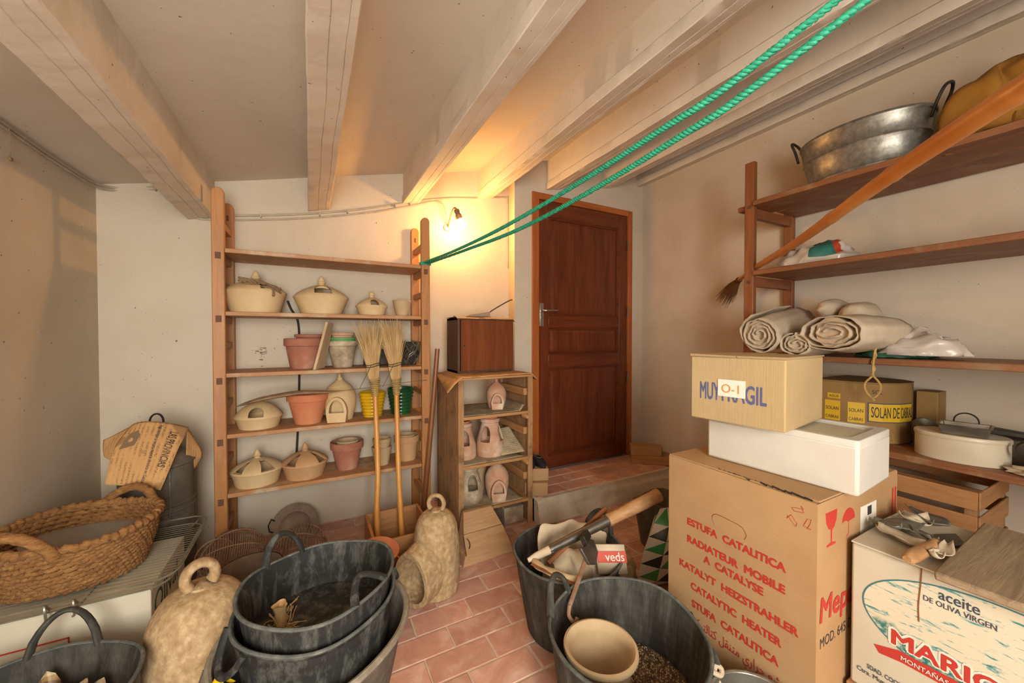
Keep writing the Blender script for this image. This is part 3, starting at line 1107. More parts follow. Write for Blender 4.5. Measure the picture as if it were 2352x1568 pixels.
def hooded_pot(name, label, loc, r, h, mat, rotz=0.0, hole=None, group=None, ring=True, cap=0.0):
    """bell-shaped drinker with a hooded arched mouth and a little trough in front"""
    t = thing(name, label, 'poultry drinker', loc, rotz, group)
    prof = [(0, 0), (r * 0.78, 0), (r * 0.82, h * 0.04), (r * 1.0, h * 0.30), (r * 1.0, h * 0.52), (r * 0.93, h * 0.60), (r * 0.72, h * 0.72), (r * 0.36, h * 0.82), (r * 0.17, h * 0.87), (r * 0.15, h * 0.92), (0, h * 0.93)]
    o = part('pot_body', MB().lathe(prof, 48), M[mat], t)
    hw = r * 0.62
    hood = MB()
    ol = [(-hw, 0), (hw, 0)] + [(hw * math.cos(a), h * 0.20 + h * 0.33 * math.sin(a)) for a in arc(13, 0, PI)]
    k = len(ol)
    vs = [(x * 1.05, 0.0, z * 1.05) for x, z in ol] + [(x * (0.86 if z < h * 0.1 else 1), -r * 1.22, z) for x, z in ol]
    hood.add(vs, [tuple(range(k)), tuple(range(2 * k - 1, k - 1, -1))] + [((i + 1) % k, i, k + i, k + (i + 1) % k) for i in range(k)])
    boolean(o, [hood], 'UNION')
    cut = MB()
    il = [(-hw * 0.72, h * 0.20), (hw * 0.72, h * 0.20)] + [(hw * 0.72 * math.cos(a), h * 0.22 + h * 0.25 * math.sin(a)) for a in arc(11, 0, PI)]
    k = len(il)
    vs = [(x, -r * 0.45, z) for x, z in il] + [(x, -r * 1.5, z) for x, z in il]
    cut.add(vs, [tuple(range(k)), tuple(range(2 * k - 1, k - 1, -1))] + [((i + 1) % k, i, k + i, k + (i + 1) % k) for i in range(k)])
    tro = MB().box(-hw * 0.7, hw * 0.7, -r * 1.12, -r * 0.45, h * 0.07, h * 0.24)
    boolean(o, [cut, tro])
    if ring:
        part('loop_handle', MB().tube([(0.0, r * 0.16 * math.cos(a), h * 0.93 + r * 0.22 * math.sin(a)) for a in arc(15, -0.4, PI + 0.4)], r * 0.085, 8), M[mat], t)
    else:
        part('knob', MB().lathe([(0, h * 0.9), (r * 0.16, h * 0.91), (r * 0.2, h * 0.96), (r * 0.1, h), (0, h)], 20), M[mat], t)
    return t


hooded_pot('clay_drinker', 'pale clay bell drinker with arched mouth between orange and yellow pots', (0.158, 2.515, z4), 0.090, 0.275, 'clay', -0.25)
flowerpot('glazed_pot', 'yellow glazed ribbed pot behind the first broom handle', (0.345, 2.515, z4), 0.080, 0.150, rim=0, base=0.70, mat='glaze_y', ridges=7)
flowerpot('glazed_pot', 'dark green glazed ribbed pot behind the second broom handle', (0.520, 2.520, z4), 0.084, 0.165, rim=0, base=0.72, mat='glaze_g', ridges=7)
flowerpot('flowerpot', 'thick red-brown pot with pale foot on the lowest shelf', (0.196, 2.520, z5), 0.094, 0.165, 0.045, 0.62, 'terra_d')
flowerpot('nested_flowerpot', 'pale cup sitting inside the thick red-brown pot', (0.200, 2.520, z5 + 0.055), 0.064, 0.115, 0.0, 0.7, 'beige')
flowerpot('flowerpot', 'small beige pot behind broom handle on lowest shelf', (0.395, 2.490, z5), 0.062, 0.112, 0.0, 0.66, 'beige')
flowerpot('nested_flowerpot', 'small beige pot stacked in the one behind the broom handle', (0.395, 2.490, z5 + 0.055), 0.056, 0.108, 0.022, 0.66, 'beige', lip=0.004)
flowerpot('flowerpot', 'chipped tan pot at the end of the lowest shelf', (0.556, 2.515, z5), 0.080, 0.158, 0.042, 0.72, 'clay_w')
flowerpot('nested_flowerpot', 'broken pale pot sunk inside the chipped tan pot', (0.552, 2.515, z5 + 0.05), 0.060, 0.113, 0.0, 0.7, 'beige')

# hose hanging on the wall behind the pots
m = MB().tube(catmull([(-0.118, 2.682, 1.41), (-0.100, 2.682, 1.36), (-0.066, 2.682, 1.29), (-0.058, 2.682, 1.16), (-0.060, 2.682, 0.95), (-0.066, 2.682, 0.72), (-0.08, 2.682, 0.44)], 8), 0.011, 8, flat=0.6)
solo('rubber_hose', m, M['hose'], 'dark rubber strap hanging on the wall behind the shelf pots', 'hose')


# ------------------------------------------------------------------ brooms and canes
def bamboo_pole(pts, radii, nodes, mat_mb=None, n=12):
    m = MB()
    P = catmull(pts, 12)
    k = len(P)
    rs = []
    for i in range(k):
        s = i / (k - 1)
        r = radii[0] + (radii[1] - radii[0]) * s
        for nd in nodes:
            d = abs(s - nd)
            if d < 0.012:
                r *= 1.10
        rs.append(r)
    m.tube(P, rs, n)
    return m


def broom(label, base, bind, top, spread, seed, mat='bamboo'):
    base, bind, top = Vector(base), Vector(bind), Vector(top)
    t = thing('broom', label, 'broom', base, 0, 'bamboo brooms in front of the ladder shelf')
    rnd = random.Random(seed)
    L = bind - base
    mid = base + L * 0.5 + Vector((0.006 * (1 if seed % 2 else -1), 0, 0))
    q = base + L * 0.25 + Vector((-0.004, 0, 0))
    m = bamboo_pole([Vector((0, 0, 0)), q - base, mid - base, L * 0.98], (0.0155, 0.0135), [0.13, 0.36, 0.58, 0.80, 0.96])
    part('handle', m, M[mat], t)
    ax = L.normalized()
    m = MB()
    for k in range(9):
        c = L + ax * (-0.045 + k * 0.011)
        r = 0.016 + 0.0016 * k
        m.tube([c + Vector((r * math.cos(a), r * math.sin(a), 0.002 * math.sin(a + k))) for a in arc(17, 0, 2 * PI)[:-1]], 0.0042, 6, closed=True)
    part('binding', m, M['binding'], t)
    m = MB()
    up = top - bind
    H = up.length
    side = Vector((1, 0, 0))
    fwd = Vector((0, 1, 0))
    for k in range(230):
        a = rnd.uniform(0, 2 * PI)
        rr = math.sqrt(rnd.random())
        hh = H * rnd.uniform(0.72, 1.04)
        bx_, by = 0.026 * rr * math.cos(a), 0.020 * rr * math.sin(a)
        tx, ty = spread * rr * math.cos(a) + rnd.uniform(-.008, .008), 0.030 * rr * math.sin(a)
        ctr = L + ax * 0.0
        pts = []
        for s in (-0.12, 0.0, 0.3, 0.45, 0.75, 1.0):
            if s <= 0.3:
                e = 0.55 + 0.45 * max(0, s) / 0.3 * 1.6
                off = side * bx_ * e + fwd * by * e
            elif s <= 0.45:
                off = side * bx_ * 1.35 + fwd * by * 1.3
            else:
                g = ((s - 0.45) / 0.55) ** 1.2
                off = side * (bx_ * 1.35 * (1 - g) + tx * g) + fwd * (by * 1.3 * (1 - g) + ty * g)
            pts.append(ctr + up * (s * hh / H) + off)
        m.tube(pts, [0.0022, 0.0022, 0.0024, 0.0022, 0.0014, 0.0005], 4)
    part('bristles', m, M['straw'], t)
    m = MB()
    for z in (0.32, 0.35):
        c = L + up * z
        m.tube([c + Vector((0.040 * math.cos(a), 0.030 * math.sin(a), 0.006 * math.sin(a * 2 + z * 9))) for a in arc(21, 0, 2 * PI)[:-1]], 0.0022, 5, closed=True)
    m.tube([c + Vector((-0.01, -0.03, 0)), c + Vector((-0.035, -0.04, -0.05)), c + Vector((-0.075, -0.042, -0.13))], 0.0016, 4)
    part('tie_cord', m, M['hose'], t)
    return t


broom('bamboo broom standing head up, nearer the yellow pot', (0.312, 2.085, 0.022), (0.326, 2.280, 0.905), (0.300, 2.335, 1.275), 0.085, 5)
broom('bamboo broom standing head up, nearer the green pot', (0.440, 2.095, 0.022), (0.446, 2.285, 0.900), (0.432, 2.335, 1.285), 0.080, 8)
m = bamboo_pole([(0.610, 2.345, 0.013), (0.650, 2.345, 0.4), (0.688, 2.348, 0.8), (0.715, 2.350, 1.115)], (0.017, 0.015), [0.1, 0.3, 0.52, 0.74, 0.93])
solo('brown_cane', m, M['cane'], 'thick brown cane leaning between the ladder shelf and crate rack', 'cane')

# ------------------------------------------------------------------ rack of fruit crates beside the door
RX0, RX1, RYF, RYB = 0.752, 1.252, 2.065, 2.475
RS = [0.165, 0.432, 0.722]          # shelf heights
RT = 0.938
rack = thing('crate_rack', 'rough wooden crate rack of three open tiers left of the door', 'rack', (0, 0, 0))
m = MB()
m.box(RX0, RX0 + 0.018, RYF + 0.012, RYB, 0, RT)
part('side_panel', m, M['crate'], rack, bevel=0.002)
m = MB()
m.box(RX1 - 0.016, RX1, RYF + 0.012, RYB, 0, RT)
part('side_panel', m, M['crate'], rack, bevel=0.002)
for x in (RX0, RX1 - 0.034):
    m = MB()
    m.box(x, x + 0.034, RYF, RYF + 0.014, 0, RT)
    part('corner_post', m, M['crate'], rack, bevel=0.002)
    m = MB()
    m.box(x, x + 0.034, RYB - 0.014, RYB, 0, RT)
    part('corner_post', m, M['crate'], rack, bevel=0.002)
for z in RS:
    m = MB()
    m.box(RX0 + 0.018, RX1 - 0.016, RYF + 0.002, RYB - 0.01, z - 0.018, z)
    part('shelf_board', m, M['crate_x'], rack, bevel=0.002)
m = MB()
m.box(RX0, RX1, RYF, RYB, RT, RT + 0.014)
part('top_board', m, M['crate_x'], rack, bevel=0.002)
for z in (0.30, 0.59, 0.84):
    m = MB()
    m.box(RX1 - 0.05, RX1 - 0.016, RYF + 0.03, RYB - 0.03, z - 0.022, z + 0.022)
    part('side_batten', m, M['crate_y'], rack, bevel=0.002)
for z in (0.40, 0.69):
    m = MB().tube([(RX1 - 0.045, RYF + 0.03, z + 0.004), (RX1 - 0.045, RYF - 0.01, z - 0.004)], [0.022, 0.012], 8)
    part('peg', m, M['crate_y'], rack)


def paper(name, corners, label, cat='newspaper', nu=14, nv=14, amp=0.004, mat='news_g', seed=0, curl=None, group=None, uvs=1.0, thick=0.0008):
    A, B, C_, D_ = [Vector(p) for p in corners]

    def fn(u, v):
        p = (A * (1 - u) + B * u) * (1 - v) + (D_ * (1 - u) + C_ * u) * v
        p.z += amp * nz((p.x, p.y, 0), 9, seed) + amp
        if curl:
            p += Vector(curl(u, v))
        return p
    m = MB().grid(fn, nu, nv)
    o = solo(name, m, M[mat], label, cat, group=group, smooth=60, solid=thick)
    w_, h_ = (B - A).length, (D_ - A).length
    uv = o.data.uv_layers.new(name='uv')
    for lp in o.data.loops:
        i = lp.vertex_index
        uv.data[lp.index].uv = ((i % (nu + 1)) / nu * w_ * uvs, (i // (nu + 1)) / nv * h_ * uvs)
    return o


G_P = 'old newspapers lining the rack'
paper('newspaper', [(RX0 + 0.03, RYF + 0.005, RS[2] + .001), (RX1 - 0.06, RYF + 0.005, RS[2] + .001), (RX1 - 0.06, RYB - 0.06, RS[2] + .001), (RX0 + 0.03, RYB - 0.06, RS[2] + .001)], 'dusty newspaper lining the upper tier of the crate rack', seed=1, group=G_P, mat='news_g',
      curl=lambda u, v: (0, 0, max(0, u - 0.93) * 0.5))
paper('newspaper', [(RX0 + 0.03, RYF + 0.005, RS[1] + .001), (RX1 - 0.06, RYF + 0.005, RS[1] + .001), (RX1 - 0.06, RYB - 0.06, RS[1] + .001), (RX0 + 0.03, RYB - 0.06, RS[1] + .001)], 'dusty newspaper lining the middle tier of the crate rack', seed=2, group=G_P, mat='news_g')
paper('newspaper', [(RX0 + 0.03, RYF + 0.005, RS[0] + .001), (RX1 - 0.06, RYF + 0.005, RS[0] + .001), (RX1 - 0.06, RYB - 0.06, RS[0] + .001), (RX0 + 0.03, RYB - 0.06, RS[0] + .001)], 'dusty newspaper lining the bottom tier of the crate rack', seed=3, group=G_P, mat='news_g')
paper('folded_newspaper', [(RX1 - 0.20, RYF + 0.05, RS[1] + .012), (RX1 - 0.045, RYF + 0.02, RS[1] + .02), (RX1 - 0.06, RYF + 0.22, RS[1] + .14), (RX1 - 0.19, RYF + 0.25, RS[1] + .13)], 'folded newspaper propped at the side of the middle tier', seed=4, group=G_P, amp=0.006, thick=0.006)
paper('newspaper', [(RX0 - 0.075, RYF - 0.03, RT + .016), (RX1 + 0.03, RYF - 0.012, RT + .016), (RX1 + 0.015, RYB, RT + .016), (RX0 - 0.02, RYB - 0.03, RT + .016)], 'yellowed newspaper spread under the brown cabinet, drooping over the rack edge', seed=5, mat='news', group=G_P, thick=0.004,
      curl=lambda u, v: (0, 0, -0.55 * max(0, 0.12 - u) * (1.25 - v) - 0.9 * max(0, u - 0.955) + 0.07 * max(0, 0.05 - u)))

cab = thing('small_cabinet', 'dark brown wooden wall cabinet standing on the crate rack', 'cabinet', (0.818, 2.258, RT + 0.0225), 0.0)
CW, CD, CH = 0.396, 0.212, 0.352
m = MB()
m.box(0, 0.016, 0, CD, 0, CH)
m.box(CW - 0.016, CW, 0, CD, 0, CH)
m.box(0, CW, 0.006, CD, CH - 0.016, CH)
m.box(0, CW, 0.006, CD, 0, 0.016)
m.box(0.01, CW - 0.01, CD - 0.01, CD, 0.01, CH - 0.01)
part('cabinet_carcass', m, M['cabs'], cab, bevel=0.002)
m = MB()
m.box(0.020, CW - 0.010, -0.008, 0.010, 0.012, CH - 0.012)
dr = part('cabinet_door', m, M['cabw'], cab, bevel=0.003)
m = MB().tube([(0.042, -0.0085, 0.175), (0.042, -0.012, 0.175)], 0.005, 8)
part('keyhole', m, M['dark_fill'], dr)
for x in (0.016, CW - 0.12):
    m = MB().tube([(x, CD / 2, CH), (x, CD / 2, CH + 0.014)], 0.007, 8)
    part('hanging_lug', m, M['iron'], cab)
cr, sr = 1.0, 0.0


def cabw(x, y, z):
    return (0.818 + x * cr - y * sr, 2.258 + x * sr + y * cr, RT + 0.0225 + z)


paper('cover_paper', [cabw(-0.012, -0.02, CH + .0015), cabw(CW + 0.012, -0.02, CH + .0015), cabw(CW + 0.012, CD + .01, CH + .0015), cabw(-0.012, CD + .01, CH + .0015)], 'old brown paper laid over the top of the dark cabinet', 'paper', mat='news', seed=6, amp=0.003,
      curl=lambda u, v: (0, 0, -0.5 * max(0, u - 0.955) - 0.15 * max(0, 0.07 - v)))
t = thing('dustpan', 'old tin dustpan with thin bent rod handle on the dark cabinet', 'dustpan', cabw(0.10, 0.06, CH + 0.0095), math.radians(-14))
m = MB().hexa([(-0.02, 0, 0), (0.14, 0, 0), (0.14, 0.12, 0), (-0.02, 0.12, 0)], [(0.0, 0.005, 0.012), (0.14, 0.0, 0.036), (0.14, 0.12, 0.036), (0.0, 0.115, 0.012)])
part('pan', m, M['rustpan'], t, bevel=0.003)
m = MB().tube(catmull([(0.135, 0.03, 0.028), (0.165, -0.0, 0.05), (0.22, -0.04, 0.085), (0.262, -0.065, 0.108), (0.275, -0.07, 0.108)], 5), 0.004, 8)
part('rod', m, M['iron'], t)

# drinkers and burners in the rack
hooded_pot('clay_drinker', 'small terracotta hooded drinker on the upper tier of the rack', (1.075, 2.235, RS[2] + .006), 0.064, 0.195, 'terra_l', -0.35, ring=False, group='terracotta drinkers in the crate rack')


def oil_lamp(label, loc, r, h, rot=0.0, mat='terra_l'):
    t = thing('clay_brazier', label, 'brazier', loc, rot, 'tapered clay braziers in the crate rack')
    prof = [(0, 0), (r * 0.96, 0), (r, h * 0.06), (r * 0.99, h * 0.34), (r * 0.96, h * 0.40), (r * 0.64, h * 0.85), (r * 0.62, h * 0.89), (r * 0.70, h * 0.91), (r * 0.71, h * 0.97), (r * 0.66, h), (0, h)]
    o = part('pot_body', MB().lathe(prof, 44), M[mat], t)
    cav = MB().lathe([(0, h * 0.3), (r * 0.86, h * 0.3), (r * 0.85, h * 0.40), (r * 0.52, h * 0.86), (r * 0.55, h * 1.02), (0, h * 1.02)], 44)
    boolean(o, [cav] + [wedge_cut(FRONT + a, r * 0.36, r * 0.25, r * 1.4, h * 0.40, h * 0.82, 0, True) for a in (-0.75, 0.9, 2.6)])
    part('top_cup', MB().lathe([(0, h * 0.97), (r * 0.50, h * 0.97), (r * 0.56, h * 1.02), (r * 0.52, h * 1.06), (r * 0.3, h * 1.03), (0, h * 1.03)], 32), M['terra'], t)
    return t


oil_lamp('tapered clay brazier with arched windows at centre of middle tier', (1.020, 2.215, RS[1] + .006), 0.090, 0.232, -0.10)
oil_lamp('tapered clay brazier partly hidden by the side of middle tier', (0.842, 2.235, RS[1] + .006), 0.084, 0.215, 0.55)
oil_lamp('whitened clay brazier on the bottom tier of the rack', (0.868, 2.205, RS[0] + .006), 0.090, 0.215, 0.75, 'greyclay')
hooded_pot('clay_drinker', 'tall pinkish hooded drinker on the bottom tier of the rack', (1.050, 2.175, RS[0] + .006), 0.076, 0.250, 'terra_l', -0.30, ring=False, group='terracotta drinkers in the crate rack')
flowerpot('clay_vase', 'pale clay vase at the back of the bottom tier', (0.985, 2.36, RS[0] + .006), 0.075, 0.20, 0.0, 0.8, 'beige', group=None)
m = MB().box(1.075, RX1 - 0.038, RYF + 0.05, RYB - 0.06, 0.0, 0.105)
solo('concrete_block', m, M['greyclay'], 'grey block lying under the bottom tier of the rack', 'block', bevel=0.005)

# wooden wedge block in front of the rack
t = thing('wooden_box', 'low tapered wooden box of two planks in front of the rack', 'box', (0.835, 1.915, 0), math.radians(2))
m = MB().hexa([(-0.150, -0.085, 0), (0.150, -0.085, 0), (0.150, 0.075, 0), (-0.150, 0.075, 0)], [(-0.135, -0.080, 0.052), (0.140, -0.080, 0.052), (0.140, 0.075, 0.052), (-0.135, 0.075, 0.052)])
part('base_plank', m, M['blockw'], t, bevel=0.003)
m = MB().hexa([(-0.130, -0.088, 0.053), (0.135, -0.088, 0.053), (0.130, -0.064, 0.053), (-0.125, -0.064, 0.053)], [(-0.118, -0.018, 0.132), (0.118, -0.018, 0.132), (0.115, 0.006, 0.132), (-0.115, 0.006, 0.132)])
part('front_plank', m, M['blockw'], t, bevel=0.003)
m = MB().hexa([(-0.117, -0.016, 0.134), (0.117, -0.016, 0.134), (0.115, 0.010, 0.134), (-0.115, 0.010, 0.134)], [(-0.090, 0.052, 0.218), (0.085, 0.052, 0.218), (0.082, 0.078, 0.218), (-0.088, 0.078, 0.218)])
part('front_plank', m, M['blockw'], t, bevel=0.003)
m = MB().hexa([(-0.118, -0.06, 0.053), (-0.100, -0.06, 0.053), (-0.100, 0.075, 0.053), (-0.118, 0.075, 0.053)], [(-0.090, 0.06, 0.21), (-0.075, 0.06, 0.21), (-0.075, 0.078, 0.21), (-0.09, 0.078, 0.21)])
m.hexa([(0.118, -0.06, 0.053), (0.100, -0.06, 0.053), (0.100, 0.075, 0.053), (0.118, 0.075, 0.053)], [(0.085, 0.06, 0.21), (0.07, 0.06, 0.21), (0.07, 0.078, 0.21), (0.085, 0.078, 0.21)])
part('side_plank', m, M['blockw'], t)
m = MB().tube(catmull([(-0.112, -0.075, 0.085), (-0.103, -0.066, 0.095), (-0.100, -0.045, 0.108), (-0.108, -0.035, 0.118)], 5), 0.0025, 6)
part('wire_hook', m, M['iron'], t)

# shoe boxes and shoes on the step
t = thing('shoe_box', 'small cardboard box at the bottom beside the rack, on the step', 'box', (1.335, 2.165, ST_Z + 0.003), math.radians(-28), 'small boxes on the step')
part('box_body', MB().box(-0.075, 0.075, -0.085, 0.085, 0, 0.085), M['card'], t, bevel=0.003)
t = thing('shoe_box', 'small cardboard box under the black shoes on the step', 'box', (1.345, 2.195, ST_Z + 0.089), math.radians(-22), 'small boxes on the step')
part('box_body', MB().box(-0.075, 0.08, -0.085, 0.085, 0, 0.080), M['card'], t, bevel=0.003)


def shoe(label, loc, rot):
    t = thing('shoe', label, 'shoe', loc, rot, 'black shoes on the step boxes')
    L = 0.15

    def sec(u):
        wdt = 0.026 + 0.010 * math.sin(PI * min(1, u * 1.1)) - 0.010 * max(0, u - 0.85) / 0.15
        hgt = 0.052 if u < 0.42 else 0.052 - 0.022 * (u - 0.42) / 0.58
        return wdt, hgt

    def fn(a, u):
        wdt, hgt = sec(u)
        th = 2 * PI * a
        e = 1.0 if 0.03 < u < 0.97 else 0.55
        x, z = wdt * e * math.cos(th), hgt * 0.5 + hgt * 0.5 * math.sin(th) * (1 if math.sin(th) > 0 else 0.9)
        return (x, -L / 2 + L * u, max(0.006, z))
    m = MB().grid(fn, 18, 16, cu=True)
    m.f.append(tuple(range(18)))
    m.m.append(0)
    m.f.append(tuple(16 * 18 + k for k in range(17, -1, -1)))
    m.m.append(0)
    o = part('upper', m, M['shoe'], t, smooth=60)
    boolean(o, [MB().ball((0, -0.030, 0.060), 0.020, 0.040, 0.032)])
    prof = [((0.031 + 0.003 * math.cos(2 * a)) * math.cos(a), L * 0.51 * math.sin(a)) for a in arc(25, 0, 2 * PI)[:-1]]
    part('sole', MB().prism(prof, 0.008), M['iron'], t)
    part('lining', MB().tube([(0.021 * math.cos(a), -0.030 + 0.041 * math.sin(a), 0.052) for a in arc(21, 0, 2 * PI)[:-1]], 0.003, 6, closed=True), M['shoe_in'], t)
    return t


shoe('black leather shoe on boxes by the door, nearer the rack', (1.305, 2.195, ST_Z + 0.1695), math.radians(160))
shoe('black leather shoe on boxes by the door, nearer the door', (1.372, 2.172, ST_Z + 0.1695), math.radians(172))

# two flat wooden boxes in the corner right of the door
t = thing('flat_box', 'lower flat orange-brown box in the corner right of the door', 'box', (2.335, 2.285, ST_Z + 0.003), math.radians(-43), 'flat boxes in the corner by the door')
part('box_body', MB().box(0.0, 0.36, -0.02, 0.135, 0, 0.065), M['crate_x'], t, bevel=0.003)
t = thing('flat_box', 'upper flat brown box with chamfered end in the corner by the door', 'box', (2.335, 2.288, ST_Z + 0.0685), math.radians(-40), 'flat boxes in the corner by the door')
part('box_body', MB().prism([(0.0, -0.02), (0.235, -0.02), (0.25, 0.02), (0.24, 0.10), (0.06, 0.125), (-0.005, 0.10)], 0.068), M['card'], t, bevel=0.003)

# open drawer box with brooms, saucers
t = thing('drawer_box', 'open-topped brown wooden drawer holding the broom feet', 'drawer', (0, 0, 0))
DX0, DX1, DY0, DY1 = 0.262, 0.560, 1.900, 2.245
part('base_panel', MB().box(DX0, DX1, DY0, DY1, 0.002, 0.014), M['crate_x'], t)
part('back_panel', MB().box(DX0, DX1, DY1 - 0.014, DY1, 0.014, 0.200), M['crate_x'], t, bevel=0.002)
part('front_panel', MB().box(DX0, DX1, DY0, DY0 + 0.014, 0.014, 0.200), M['crate_x'], t, bevel=0.002)
part('side_panel', MB().box(DX0, DX0 + 0.014, DY0 + 0.014, DY1 - 0.014, 0.014, 0.200), M['crate_y'], t, bevel=0.002)
part('side_panel', MB().box(DX1 - 0.014, DX1, DY0 + 0.014, DY1 - 0.014, 0.014, 0.200), M['crate_y'], t, bevel=0.002)
sp = [(0, 0), (0.062, 0), (0.088, 0.030), (0.092, 0.032), (0.090, 0.036), (0.083, 0.034), (0.060, 0.008), (0, 0.008)]
m = MB().lathe(sp, 40)
o = solo('plant_saucer', m, M['terra'], 'orange clay saucer lying on the drawer edge, uppermost of the pair', 'saucer', (0.275, 1.845, 0.168), 0, 'clay saucers behind the tubs')
o.rotation_euler = (math.radians(10), math.radians(6), 0)
m = MB().lathe([(0, 0), (0.07, 0), (0.088, 0.13), (0.092, 0.13), (0.092, 0.15), (0.082, 0.15), (0.064, 0.02), (0, 0.02)], 40)
solo('flowerpot', m, M['terra'], 'upright terracotta pot carrying the clay saucers behind the tubs', 'flowerpot', (0.280, 1.800, 0.0), 0)

# ------------------------------------------------------------------ metal odds and ends under the ladder shelf
t = thing('pan_lid', 'rusty round pan lid leaning on the wall below the shelf', 'pan lid', (-0.085, 2.545, 0.0), 0)
T = Matrix.Translation((0, 0.0, 0.085)) @ Matrix.Rotation(math.radians(8), 4, 'Y') @ Matrix.Rotation(math.radians(52), 4, 'X')
m = MB().lathe([(0, 0.012), (0.055, 0.014), (0.075, 0.004), (0.080, 0.0), (0.112, 0.010), (0.124, 0.008), (0.124, 0.004), (0.112, 0.004), (0.08, -0.005), (0.07, 0.0), (0, 0.006)], 44, M=T)
part('lid_disc', m, M['rustpan'], t)
m = MB().tube([T @ Vector(p) for p in [(-0.108, 0.03, 0.012), (-0.125, 0.035, 0.03), (-0.135, 0.0, 0.035), (-0.125, -0.03, 0.03), (-0.108, -0.03, 0.012)]], 0.004, 6)
part('lid_handle', m, M['iron'], t)


def wire_cage(label, loc, rx, ry, rz, n_ring, n_rib, rot, seed, lean=0.0, group='rusty wire cages under the shelf', ring=False):
    """ovoid cage woven from rusty wire"""
    t = thing('wire_cage', label, 'wire cage', loc, rot, group)
    rnd = random.Random(seed)
    R = Matrix.Rotation(lean, 3, 'Y')
    m = MB()
    for k in range(n_ring):
        s = -0.94 + 1.88 * k / (n_ring - 1)
        q = math.sqrt(max(0.03, 1 - s * s))
        m.tube([R @ Vector((rx * s, ry * q * math.cos(a) * (1 + 0.03 * rnd.uniform(-1, 1)), rz * q * math.sin(a) * (1 + .03 * rnd.uniform(-1, 1)))) + Vector((0, 0, rz)) for a in arc(19, 0, 2 * PI)[:-1]], 0.0016, 4, closed=True)
    part('wire_rings', m, M['rust'], t)
    m = MB()
    for k in range(n_rib):
        a = 2 * PI * k / n_rib
        m.tube([R @ Vector((rx * math.cos(b), ry * math.sin(b) * math.cos(a), rz * math.sin(b) * math.sin(a))) + Vector((0, 0, rz)) for b in arc(15, 0.15, PI - 0.15)], 0.0032, 5)
    part('ribs', m, M['rust'], t)
    if ring:
        m = MB().tube([(-rx * 0.55 + 0.072 * math.cos(a), -0.01, rz * 1.35 + 0.072 * math.sin(a)) for a in arc(25, 0, 2 * PI)[:-1]], 0.0032, 6, closed=True)
        part('carrying_ring', m, M['rust'], t)
    return t


wire_cage('rusty wire cage with round carrying ring near the pine upright', (-0.325, 2.20, 0.012), 0.135, 0.105, 0.130, 30, 8, 0.25, 4, 0.20, ring=True)
wire_cage('loose rusty wire cage lying next to the pan lid', (-0.050, 2.21, 0.006), 0.122, 0.095, 0.108, 16, 6, -0.30, 6, -0.06)
t = thing('mesh_bucket', 'grey woven mesh bucket standing below the wire cages', 'bucket', (-0.235, 1.968, 0.0), 0)
part('bucket_wall', MB().lathe([(0, 0), (0.085, 0), (0.118, 0.19), (0.122, 0.19), (0.122, 0.196), (0.112, 0.196), (0.08, 0.01), (0, 0.01)], 44), M['rustpan'], t)
part('rim_wire', MB().tube([(0.120 * math.cos(a), 0.120 * math.sin(a), 0.194) for a in arc(41, 0, 2 * PI)[:-1]], 0.004, 6, closed=True), M['iron'], t)
part('handle_ring', MB().tube([(0.02 * math.cos(a) + 0.05, -0.116, 0.12 + 0.028 * math.sin(a)) for a in arc(21, 0, 2 * PI)[:-1]], 0.004, 6, closed=True), M['wire'], t)


